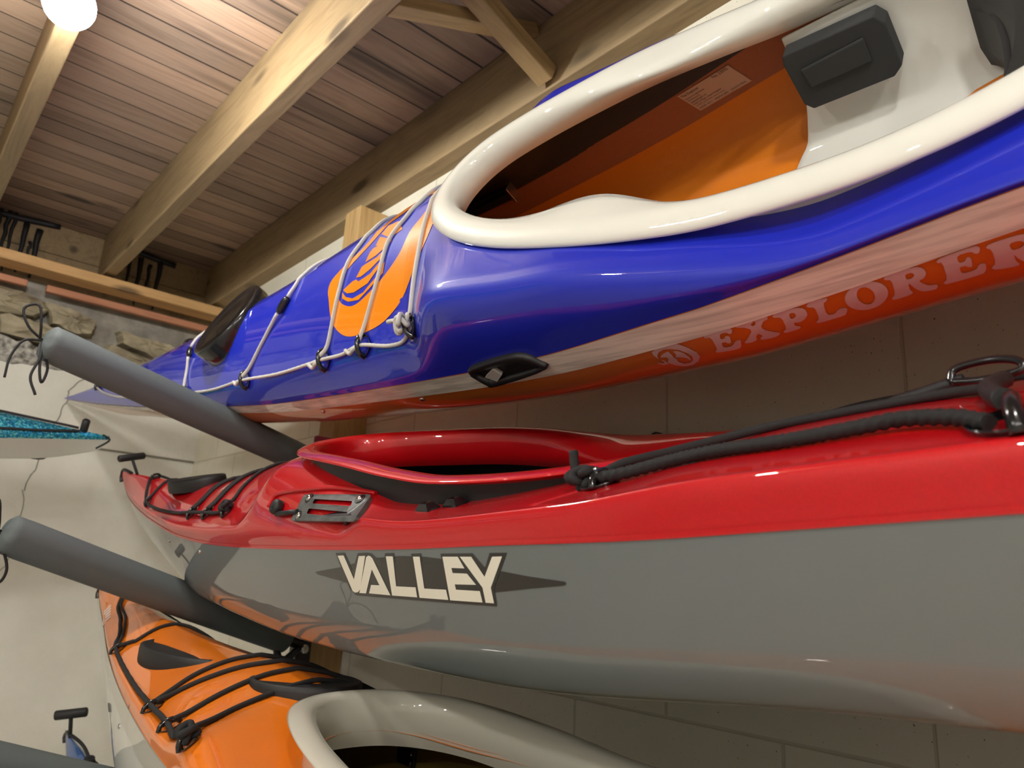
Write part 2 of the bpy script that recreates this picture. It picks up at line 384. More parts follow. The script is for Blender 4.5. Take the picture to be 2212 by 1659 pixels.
        bm = bmesh.new(); bm.from_mesh(o.data); loose = [v for v in bm.verts if not v.link_faces]; bmesh.ops.delete(bm, geom=loose, context='VERTS'); bm.to_mesh(o.data); bm.free()
        return o
    def band(s, mat, parent, below, above=.0, name='seam_band', out=.0015):
        """a strip of tape over the seam: 'below' metres (or function of x) down the hull, 'above' up the deck; both sides"""
        xs = s.stations(); mb = MB()
        for side in (-1, 1):
            rows = []
            for x in xs:
                bl = below(x) if callable(below) else below; ab = above(x) if callable(above) else above
                hr = s.hull_rows(x, 40)[0]; dr = s.deck_rows(x, 60)[0]
                def cut(r, L, n):
                    seg = np.concatenate([[0], np.cumsum(np.hypot(*np.diff(r, axis=0).T))]); L = min(L, seg[-1] * .8)
                    q = np.linspace(0, L, n); return np.stack([np.interp(q, seg, r[:, 0]), np.interp(q, seg, r[:, 1])], 1)
                pr = np.concatenate([cut(dr, ab, 4)[::-1], cut(hr, bl, 7)[1:]]) if ab > 1e-5 else cut(hr, bl, 7)
                d = np.gradient(pr, axis=0); nn = np.stack([-d[:, 1], d[:, 0]], 1); nn /= np.linalg.norm(nn, axis=1)[:, None] + 1e-9
                pr = pr + nn * out
                rows.append([(x, side * max(p[0], 0), p[1]) for p in pr])
            mb.grid(np.array(rows))
        return mb.build(name, mat, parent)
class Hole:
    """egg shaped cockpit opening"""
    def __init__(s, x0, x1, w, xm=.6, pf=2., pa=2.4):
        s.x0, s.x1, s.w, s.pf, s.pa = x0, x1, w, pf, pa; s.xc = x0 + (x1 - x0) * xm
        s.out = [s.pt(2 * math.pi * k / 240) for k in range(240)]; s.O = np.array(s.out)
    def pt(s, a, off=0.):
        c, si = math.cos(a), math.sin(a); p = s.pf if c < 0 else s.pa; rx = (s.xc - s.x0 + off) if c < 0 else (s.x1 - s.xc + off)
        return (s.xc + rx * math.copysign(abs(c)**(2 / p), c), (s.w + off) * math.copysign(abs(si)**(2 / p), si))
    def inside(s, x, y):
        p, rx = (s.pf, s.xc - s.x0) if x < s.xc else (s.pa, s.x1 - s.xc)
        return (abs(x - s.xc) / rx)**p + (abs(y) / s.w)**p < 1
    def project(s, x, y):
        d = ((s.O - (x, y))**2).sum(1); return s.out[int(d.argmin())]
    def nrm(s, a):
        p = s.pt(a - .01); q = s.pt(a + .01); d = Vector((q[0] - p[0], q[1] - p[1], 0)).normalized(); return Vector((d.y, -d.x, 0))
def coaming(k, hole, mat, parent, zr, prof, brace=None, n=160, name='coaming'):
    """rim swept round the opening. zr(x, y) = lip height; prof(x, y, a) = list of (outward, up) from the inner wall bottom over the lip to the riser foot; last height None = deck"""
    rows = []
    for i in range(n):
        a = 2 * math.pi * i / n; x, y = hole.pt(a); nn = hole.nrm(a); z = zr(x, y); pr = prof(x, y, a); row = []
        for o, u in pr:
            px, py = x + nn.x * o, y + nn.y * o
            row.append((px, py, k.deck_z(px, py) - .004 if u is None else z + u))
        rows.append(row)
    P = np.array(rows); P = catmull(P, 4 * P.shape[1]) if False else P
    mb = MB(); mb.grid(P, closed_u=True)
    o = mb.build(name, mat, parent); sub = o.modifiers.new('s', 'SUBSURF'); sub.levels = 1; sub.render_levels = 1
    return o
#KAYAKS
# ------------------------------------------------------------------ the room
W = 1.058; YE = 3.29; CZ = 1.304
def S(name, mb, mat, weld=False):
    return tag(mb.build(name, mat, None, weld), kind='structure')
def zbox(mb, x0, x1, y0, y1, z0, z1, mi=0, bev=0.):
    mb.box(((x0 + x1) / 2, (y0 + y1) / 2, (z0 + z1) / 2 + ZC), (x1 - x0, y1 - y0, z1 - z0), mi=mi, bev=bev)
mb = MB(); zbox(mb, W, W + .2, -4, YE + .2, -ZC, 1.10); S('wall_right', mb, M['blocks'])
mb = MB(); zbox(mb, -4, W + .2, -4, YE + .3, CZ, CZ + .03); S('ceiling', mb, M['planks'])
mb = MB(); zbox(mb, -4, W + .2, -4, YE + .3, -ZC - .1, -ZC); S('floor', mb, M['floor'])
mb = MB(); zbox(mb, -4.1, -4, -4, YE + .3, -ZC, CZ); S('wall_left', mb, M['plaster'])
mb = MB(); zbox(mb, -4, W + .2, -4.1, -4, -ZC, CZ); S('wall_front', mb, M['plaster'])
# end wall: plaster below, a rough broken render edge, rubble stone above, boards between the joist ends
def crack(mb, pts, w, mi):
    P = [Vector((x, YE - .002, z + ZC)) for x, z in pts]
    for a, b in zip(P[:-1], P[1:]):
        d = (b - a).normalized(); n = Vector((d.z, 0, -d.x)) * w
        vs = [a + n, a - n, b - n, b + n]; mb.add(vs + [v + Vector((0, .004, 0)) for v in vs], [[0, 1, 2, 3], [7, 6, 5, 4], [0, 3, 7, 4], [1, 5, 6, 2]], mi, False)
M['crack'] = plain('plaster_crack', (.22, .20, .16), .9)
mb = MB(); zbox(mb, -4, W, YE, YE + .2, -ZC, .70)
def jag(pts, amp, n=7):
    out = []
    for (a, b), (c, d) in zip(pts[:-1], pts[1:]):
        for k in range(n): t = k / n; out.append((a + (c - a) * t + random.uniform(-amp, amp), b + (d - b) * t + random.uniform(-amp, amp)))
    return out + [pts[-1]]
crack(mb, jag([(.60, .70), (.545, .62), (.535, .54), (.505, .42), (.47, .22)], .006), .0016, 1)
crack(mb, jag([(.47, .22), (.475, .0), (.42, -.17), (.40, -.38), (.36, -.62), (.33, -.8)], .008), .0012, 1)
crack(mb, jag([(.42, -.17), (.45, -.22), (.46, -.36)], .006), .0008, 1)
zbox(mb, .60, W, YE - .006, YE, .415, .70); zbox(mb, .60, W, YE - .010, YE, .409, .415, 1)
S('wall_back', mb, [M['plaster'], M['crack']])
mb = MB(); rows = []; xs = np.linspace(-4, W, 170)
for x in xs:
    t = np.clip((x - .2) / .6, 0, 1); zt = .80 - .055 * t + random.uniform(-.012, .012)
    prof = [(YE + .05, .69), (YE - .004, .69 + random.uniform(-.01, .01)), (YE - .018, .73), (YE - .016 + random.uniform(-.006, .006), zt - .012), (YE + .03, zt), (YE + .06, zt)]
    rows.append([(x, y + random.uniform(-.003, .003), z + ZC + random.uniform(-.004, .004)) for y, z in prof])
mb.grid(np.array(rows)); S('wall_back_ledge', mb, M['gravelly'])
mb = MB(); zbox(mb, -4, W, YE + .10, YE + .2, .68, 1.08)
stones = [[(.10, .99), (.30, .985), (.40, .965), (.43, .93), (.37, .885), (.24, .885), (.12, .90), (.05, .93)],
          [(.05, .915), (.11, .895), (.22, .875), (.25, .845), (.15, .81), (.04, .825)],
          [(.40, .97), (.52, .955), (.60, .93), (.585, .87), (.52, .855), (.44, .885)],
          [(.26, .88), (.36, .88), (.45, .87), (.55, .845), (.57, .815), (.44, .79), (.28, .80)],
          [(.68, .92), (.80, .91), (.93, .90), (.95, .86), (.84, .83), (.70, .865)],
          [(.66, .855), (.80, .82), (.92, .85), (1.03, .83), (1.03, .75), (.90, .735), (.74, .75), (.63, .80)],
          [(.56, .81), (.62, .79), (.72, .745), (.62, .735), (.53, .76)],
          [(-.35, .99), (-.05, .985), (-.02, .90), (-.10, .82), (-.34, .83)], [(-.8, .98), (-.40, .985), (-.39, .83), (-.78, .81)], [(-1.4, .97), (-.85, .98), (-.83, .83), (-1.35, .82)]]
for st in stones:
    c = np.mean(st, axis=0); P = []
    st2 = jag(st + [st[0]], .006, 4)[:-1]
    for sc_, dy in ((1.0, .10), (.985, .055), (.93, .035 + random.uniform(-.008, .008)), (.62, .022 + random.uniform(-.01, .008)), (.25, .018)):
        P.append([(c[0] + (x - c[0]) * sc_, YE + dy + random.uniform(-.006, .006), c[1] + (z - c[1]) * sc_ + ZC) for x, z in st2])
    mb.grid(np.array(P), closed_v=True, mi=1, smooth=False); n = len(st2); mb.f.append([len(mb.v) - n + i for i in range(n)]); mb.mi.append(1); mb.sm.append(False)
S('wall_back_stonework', mb, [M['mortar'], M['stone']])
mb = MB()
for k in range(2): zbox(mb, -4, W, YE + .07, YE + .10, 1.05 + .127 * k, 1.05 + .127 * (k + 1) - .003)
for x, z0, z1, w in [(.20, 1.12, 1.30, .004), (.225, 1.08, 1.30, .006), (.245, 1.05, 1.30, .005), (.285, 1.06, 1.27, .007), (.315, 1.09, 1.20, .004), (.335, 1.05, 1.26, .008), (.68, 1.08, 1.30, .006), (.72, 1.05, 1.27, .007), (.76, 1.10, 1.25, .005), (.80, 1.05, 1.28, .007), (-.2, 1.07, 1.3, .006), (-.5, 1.1, 1.3, .006)]:
    pts = [(x + random.uniform(-.004, .004), YE + .069, z1 + (z0 - z1) * t + ZC) for t in np.linspace(0, 1, 8)]
    mb.tube(pts, [w * (1.8 - 1.2 * t) for t in np.linspace(0, 1, 8)], 6, 1)
for x0, x1 in ((.18, .40), (.64, .86)):
    pts = [(x, YE + .069, CZ - .012 - .012 * math.sin(9 * x) + ZC) for x in np.linspace(x0, x1, 9)]; mb.tube(pts, .014, 6, 1)
S('wall_back_boarding', mb, [M['joist'], M['bitumen']])

def timber(name, mat, c, d, label, cat, group=None, rot=None, bev=.002, mi=0):
    """c relative to the camera height"""
    mb = MB(); mb.box((0, 0, 0), d, bev=bev); o = mb.build(name, mat)
    o.location = (c[0], c[1], c[2] + ZC)
    if rot is not None: o.rotation_euler = rot
    return tag(o, label, cat, group)
GJ = 'timber joists across the boarded ceiling'
JX = (.5835, .1315, -.3205)
JL = ('ceiling joist nearest the white wall, its lower end above the blue kayak bow', 'ceiling joist with the glowing round bulb hanging under it', 'ceiling joist further from the white wall than the bulb')
for x, lb in zip(JX, JL): timber('ceiling_joist', M['joist'], (x, -.335, 1.202), (.044, 7.33, .204), lb, 'joist', GJ, bev=.003)
for k in range(4): timber('ceiling_joist', M['joist'], (-.7725 - .452 * k, -.335, 1.202), (.044, 7.33, .204), 'timber ceiling joist out on the far side of the room', 'joist', GJ, bev=.003)
timber('edge_beam', M['joist'], (1.055, -.335, 1.202), (.11, 7.33, .203), 'wide knotty timber beam lying on top of the white block wall', 'beam', bev=.003)
timber('wall_plate', M['plate'], (-1.47, 3.235, 1.066), (5.02, .11, .040), 'long orange-brown timber plate under the joist ends on the end wall', 'timber', bev=.004)
timber('thin_batten', M['batten'], (-.2, 3.315, 1.012), (1.06, .03, .026), 'thin reddish batten above the rubble stones, the piece ending left of the gap', 'batten', 'reddish battens under the wall plate', bev=.003)
timber('thin_batten', M['batten'], (.715, 3.315, 1.012), (.64, .03, .028), 'thin reddish batten above the rubble stones, the piece running up to the white wall', 'batten', 'reddish battens under the wall plate', bev=.003)
def strut(a, b, w, h, label, mat=None):
    a = Vector(a); b = Vector(b); d = b - a; mb = MB(); mb.box((0, 0, 0), (d.length, w, h), bev=.002); o = mb.build('bridging_strut', mat or M['strut'])
    x = d.normalized(); y = Vector((0, 1, 0)); y = (y - x * y.dot(x)).normalized(); z = x.cross(y); m = Matrix.Identity(4)
    c = (a + b) / 2
    for i in range(3): m[i][0], m[i][1], m[i][2], m[i][3] = x[i], y[i], z[i], c[i] + (ZC if i == 2 else 0)
    o.matrix_world = m; return tag(o, label, 'strut', 'bridging struts between the joists')
strut((.612, 1.085, 1.27), (.992, 1.085, 1.125), .045, .042, 'diagonal bridging strut dropping from the joist to the foot of the wide beam')
strut((.606, 1.15, 1.122), (.992, 1.15, 1.285), .045, .03, 'bridging strut crossing behind the diagonal one, rising towards the wide beam')
strut((.162, 1.10, 1.27), (.555, 1.10, 1.125), .045, .042, 'bridging strut with only its cut end showing at the top edge of the photo')
# ceiling bulb
bp = Vector((.1127, 1.528, 1.045 + ZC))
lamp = empty('ceiling_bulb', Matrix.Translation(bp + Vector((0, 0, .055))), 'glowing round white bulb under the joist', 'lamp', 'round ceiling bulbs')
mg, nt, b_ = nmat('lit_globe'); b_.inputs['Emission Color'].default_value = (1, .98, .94, 1); b_.inputs['Emission Strength'].default_value = 80; b_.inputs['Base Color'].default_value = (.9, .9, .88, 1)
M['globe'] = mg
mb = MB(); mb.ball((0, 0, -.055), (.047, .047, .047), 24, 16); globe = mb.build('globe', M['globe'], lamp)
mb = MB(); mb.tube([(0, 0, .006), (0, 0, -.008)], .03, 16); base_ = mb.build('bulb_holder', M['white_gel'], lamp)
def more_bulb(x, y, lb):
    r_ = lamp.copy(); COL.objects.link(r_); r_.matrix_world = Matrix.Translation((x, y, 1.10 + ZC)); r_['label'] = lb
    for ch in (globe, base_):
        c_ = ch.copy(); COL.objects.link(c_); c_.parent = r_
    return r_
BULBS = [(.1127, 1.528), (-.3205, -.35), (-1.6765, 1.3), (-1.6765, -.5), (-.7725, -1.7), (-2.58, .4), (-1.6765, -2.4), (-2.58, -1.6)]
for i, (x, y) in enumerate(BULBS[1:]): more_bulb(x, y, 'glowing round bulb out of the photo behind or left of the camera')
mb = MB(); mb.tube(smooth_path([(.075, 1.56, 1.11 + ZC), (.10, 1.42, 1.16 + ZC), (.10, 1.36, 1.165 + ZC), (.047, 1.375, 1.115 + ZC), (.030, 1.40, 1.08 + ZC), (-.03, 1.50, .95 + ZC), (-.35, 1.9, .70 + ZC), (-.9, 2.6, .62 + ZC), (-1.4, 3.25, .70 + ZC)], 60), .0075, 8)
tag(mb.build('lamp_cable', M['cord_black']), 'black cable sagging away from the bulb at the top left', 'cable')
# ------------------------------------------------------------------ kayak 1: blue deck, orange hull
HF = [0, .13, .38, .70, .91, 1]; VF = [1, .975, .86, .55, .26, 0]
HC = [0, .54, .92, 1.0, 1.0, 1]; VC = [1, .997, .92, .74, .35, 0]
KB = Kayak((.5, 3.056, .5448), 64, 2, 5.2, .27, 2.67, 1.3,
    [(0, 0), (.154, -.021), (.401, -.048), (.981, -.096), (1.355, -.117), (1.70, -.130), (2.057, -.127), (2.298, -.124), (2.438, -.118), (2.617, -.101), (2.8, -.086), (2.94, -.074), (3.4, -.06), (4.4, -.03), (5.2, 0)],
    [(0, -.004), (.06, -.035), (.15, -.085), (.32, -.160), (.64, -.215), (1.0, -.246), (1.5, -.280), (2.1, -.300), (2.4, -.298), (2.6, -.288), (2.9, -.268), (3.6, -.26), (4.4, -.23), (5.0, -.18), (5.25, -.08), (5.2, -.004)],
    [(0, .006, HF, VF), (.15, .018, HF, VF), (.39, .033, HF, VF), (.8, .066, HF, VF), (1.2, .090, HF, VF), (1.4, .106, HF, VF), (1.76, .129, HF, VF), (2.02, .139, HF, VF), (2.16, .142, HF, VF), (2.34, .122, HC, VC), (2.42, .108, HC, VC), (2.5, .094, HC, VC), (2.65, .050, HC, VC), (2.8, .014, HC, VC), (3.05, .010, HC, VC), (3.2, .03, HC, VC), (3.5, .075, HF, VF), (4.4, .05, HF, VF), (5.2, .010, HF, VF)],
    F=[[1, 0], [.99, .30], [.90, .56], [.70, .78], [.36, .94], [0, 1]], k=1.07)
kb = empty('sea_kayak', KB.M, 'blue kayak with an orange hull and white cockpit rim, the topmost on the rack', 'kayak')
HB = Hole(2.26, 3.05, .185, .62, 2.0, 2.6)
KB.build_deck(M['blue'], kb, HB)
KB.build_hull(M['orange_hull'], kb)
KB.band(M['cream_band'], kb, lambda x: .010 + .025 * min(1, x / 2.6), 0.0)
def zr(x, y): return float(interp(x, [2.15, 2.2, 2.27, 2.35, 2.42, 2.5, 2.6, 2.7, 2.85, 3.1], [.034, .031, .027, .014, .003, -.008, -.024, -.038, -.044, -.036]))
def prof(x, y, a):
    g = math.exp(-((x - 2.54) / .09)**2)
    return [(.012, -.045), (-.004 - .035 * g, -.030 + .012 * g), (-.006 - .045 * g, -.008 + .006 * g), (.0, .002), (.014, .006), (.028, .003), (.037, -.003), (.039, -.009), (.034, -.011), (.022, -.009), (.016, -.016), (.014, None)]
coaming(KB, HB, M['cream'], kb, zr, prof)
# ------------------------------------------------------------------ kayak 2: red deck, grey hull
HK = [0, .25, .64, .91, 1, 1]; VK = [1, .985, .86, .68, .35, 0]
HR = [0, .20, .30, .66, .90, 1]; VR = [1, .985, .89, .58, .28, 0]
HA = [0, .56, .66, .82, .95, 1]; VA = [1, .985, .935, .70, .38, 0]
KR = Kayak((.63, 2.6388, .2666), 17, 2, 4.6, .275, 2.15, 1.6,
    [(0, -.01), (.04, -.045), (.09, -.075), (.152, -.092), (.339, -.123), (.628, -.156), (.887, -.177), (1.133, -.183), (1.296, -.182), (1.509, -.178), (1.869, -.168), (2.057, -.16), (2.244, -.154), (2.362, -.148), (2.5, -.141), (3., -.12), (3.8, -.07), (4.6, 0)],
    [(0, -.02), (.03, -.07), (.10, -.15), (.25, -.24), (.5, -.312), (.8, -.336), (1.1, -.326), (1.5, -.338), (2.0, -.328), (2.4, -.295), (3., -.28), (3.8, -.25), (4.3, -.2), (4.52, -.08), (4.6, -.02)],
    [(0, .014, HR, VR), (.05, .055, HR, VR), (.2, .080, HR, VR), (.41, .085, HR, VR), (.7, .092, HR, VR), (.85, .105, HR, VR), (1.08, .13, HR, VR), (1.28, .148, HR, VR), (1.40, .138, HK, VK), (1.52, .122, HK, VK), (1.62, .105, HK, VK), (1.72, .080, HK, VK), (1.80, .058, HA, VA), (1.90, .047, HA, VA), (1.95, .046, HA, VA), (2.15, .052, HA, VA), (2.3, .066, HA, VA), (2.6, .066, HA, VA), (4.0, .06, HA, VA), (4.6, .014, HR, VR)],
    F=[[1, 0], [.99, .45], [.965, .80], [.87, .955], [.46, .99], [0, 1]], k=.92)
kr = empty('sea_kayak', KR.M, 'red kayak with a grey hull and bold lettering, middle of the rack', 'kayak')
HRo = Hole(1.36, 2.15, .185, .6, 2.0, 2.4)
KR.build_deck(M['red'], kr, HRo)
KR.build_hull(M['grey'], kr)
KR.band(M['red'], kr, .0012, .004, out=.0012)
def zr2(x, y): return float(interp(x, [1.28, 1.32, 1.42, 1.5, 1.6, 1.7, 1.8, 1.9, 2.05, 2.2], [-.016, -.018, -.030, -.040, -.050, -.064, -.083, -.098, -.104, -.104]))
def prof2r(x, y, a):
    g = math.exp(-((x - 1.93) / .13)**2)
    return [(.012 - .02 * g, -.065), (-.004 - .06 * g, -.050), (-.004 - .055 * g, -.022), (-.002 - .02 * g, -.004), (.006, .004), (.022, .005), (.037, .000), (.039, -.004), (.020, -.003), (.012, -.008)]
def prof2(x, y, a):
    return [(.012, -.07), (-.004, -.045), (-.004, -.01), (.004, .004), (.020, .006), (.036, .001), (.038, -.003), (.020, -.002), (.010, -.014), (.012, None)]
cr = coaming(KR, HRo, M['red'], kr, zr2, prof2r)
coaming(KR, HRo, plain('riser_black', (.014, .014, .015), .5), cr, zr2, lambda x, y, a: [(.012, -.006), (.0115, -.02), (.012, None)], name='coaming_riser')
# ------------------------------------------------------------------ kayak 3: orange deck, cream hull
KO = Kayak((.60, 2.5142, -.0897), 0, 0, 4.6, .275, 2.0, 1.32,
    [(0, -.008), (.1, -.03), (.33, -.062), (.61, -.111), (.855, -.141), (1.108, -.159), (1.32, -.168), (1.43, -.170), (1.6, -.172), (2.2, -.17), (3.2, -.14), (4.6, 0)],
    [(0, -.02), (.016, -.04), (.06, -.09), (.15, -.16), (.27, -.24), (.40, -.30), (.56, -.35), (.8, -.375), (1.4, -.385), (2.4, -.385), (3.6, -.34), (4.3, -.2), (4.52, -.08), (4.6, -.02)],
    [(0, .014, HR, VR), (.1, .035, HR, VR), (.28, .046, HR, VR), (.5, .066, HR, VR), (.7, .074, HR, VR), (.9, .082, HR, VR), (1.1, .09, HR, VR), (1.26, .10, HR, VR), (1.38, .09, HR, VR), (1.52, .05, HC, VC), (1.65, .03, HC, VC), (2.0, .025, HC, VC), (2.25, .035, HC, VC), (3.0, .09, HR, VR), (4.6, .014, HR, VR)], k=.92)
ko = empty('sea_kayak', KO.M, 'orange kayak with a pale grey cockpit rim and cream hull, lowest on the rack', 'kayak')
HO = Hole(1.53, 2.28, .165, .6, 2.4, 2.4)
KO.build_deck(M['orange_deck'], ko, HO)
KO.build_hull(M['cream'], ko)
KO.band(M['grey_cream'], ko, .03, 0.0)
def zr3(x, y): return float(interp(x, [1.38, 1.5, 1.6, 1.75, 1.9, 2.3], [-.076, -.080, -.086, -.104, -.122, -.126]))
coaming(KO, HO, M['grey_cream'], ko, zr3, prof2)
# outlines of the lettering and emblems on the shells, in 1/100 mm: hull = (from the bow, height), deck = (from the bow, across)
DEC_Rh = {'diamond': '163640,-20790 164520,-20670 172410,-19670 176660,-18910 182510,-18070 187670,-17680 192950,-17620 196120,-17760 202400,-18270 205700,-18690 209730,-19070 214370,-19350 214570,-19540 214210,-19720 209420,-20270 204320,-20930 192410,-21500 173800,-21760 164350,-21110', 'plate': '171270,-17840 173850,-17710 175360,-20020 177560,-17640 180000,-17520 181040,-17560 182090,-18130 183940,-18580 184440,-17450 186470,-17380 186480,-18480 190160,-18340 190300,-17330 192290,-17230 192270,-18270 196170,-18130 196140,-17170 201790,-17000 203410,-18490 204590,-16900 207210,-16830 204310,-20500 204230,-22330 175000,-23230 173580,-22330', 'V': '171840,-18160 173630,-18050 175420,-21110 177790,-18000 179520,-17900 176640,-22350 175960,-22740 175130,-22890 174460,-22720', 'A1': '176230,-22850 179720,-18060 180310,-17850 180840,-17900 181250,-18160 181360,-18680 178030,-22770', 'A2': '181250,-18160 184090,-22580 178820,-22710 179740,-21580 181850,-21490 180330,-19140', 'L1': '184600,-17800 186230,-17750 185800,-21370 190060,-21220 190020,-22390 184480,-22570', 'L2': '190620,-17650 192010,-17610 191830,-21250 196060,-21120 196140,-22240 190500,-22400', 'E': '196460,-17480 199250,-17400 200060,-18620 197760,-18660 197830,-19210 200330,-19160 201560,-20280 197840,-20430 197910,-21000 201990,-20900 202080,-22080 196470,-22250', 'Y': '199600,-17390 201550,-17340 203180,-19360 204940,-17250 206490,-17180 203880,-20440 203930,-22030 202590,-22070 202530,-20520'}
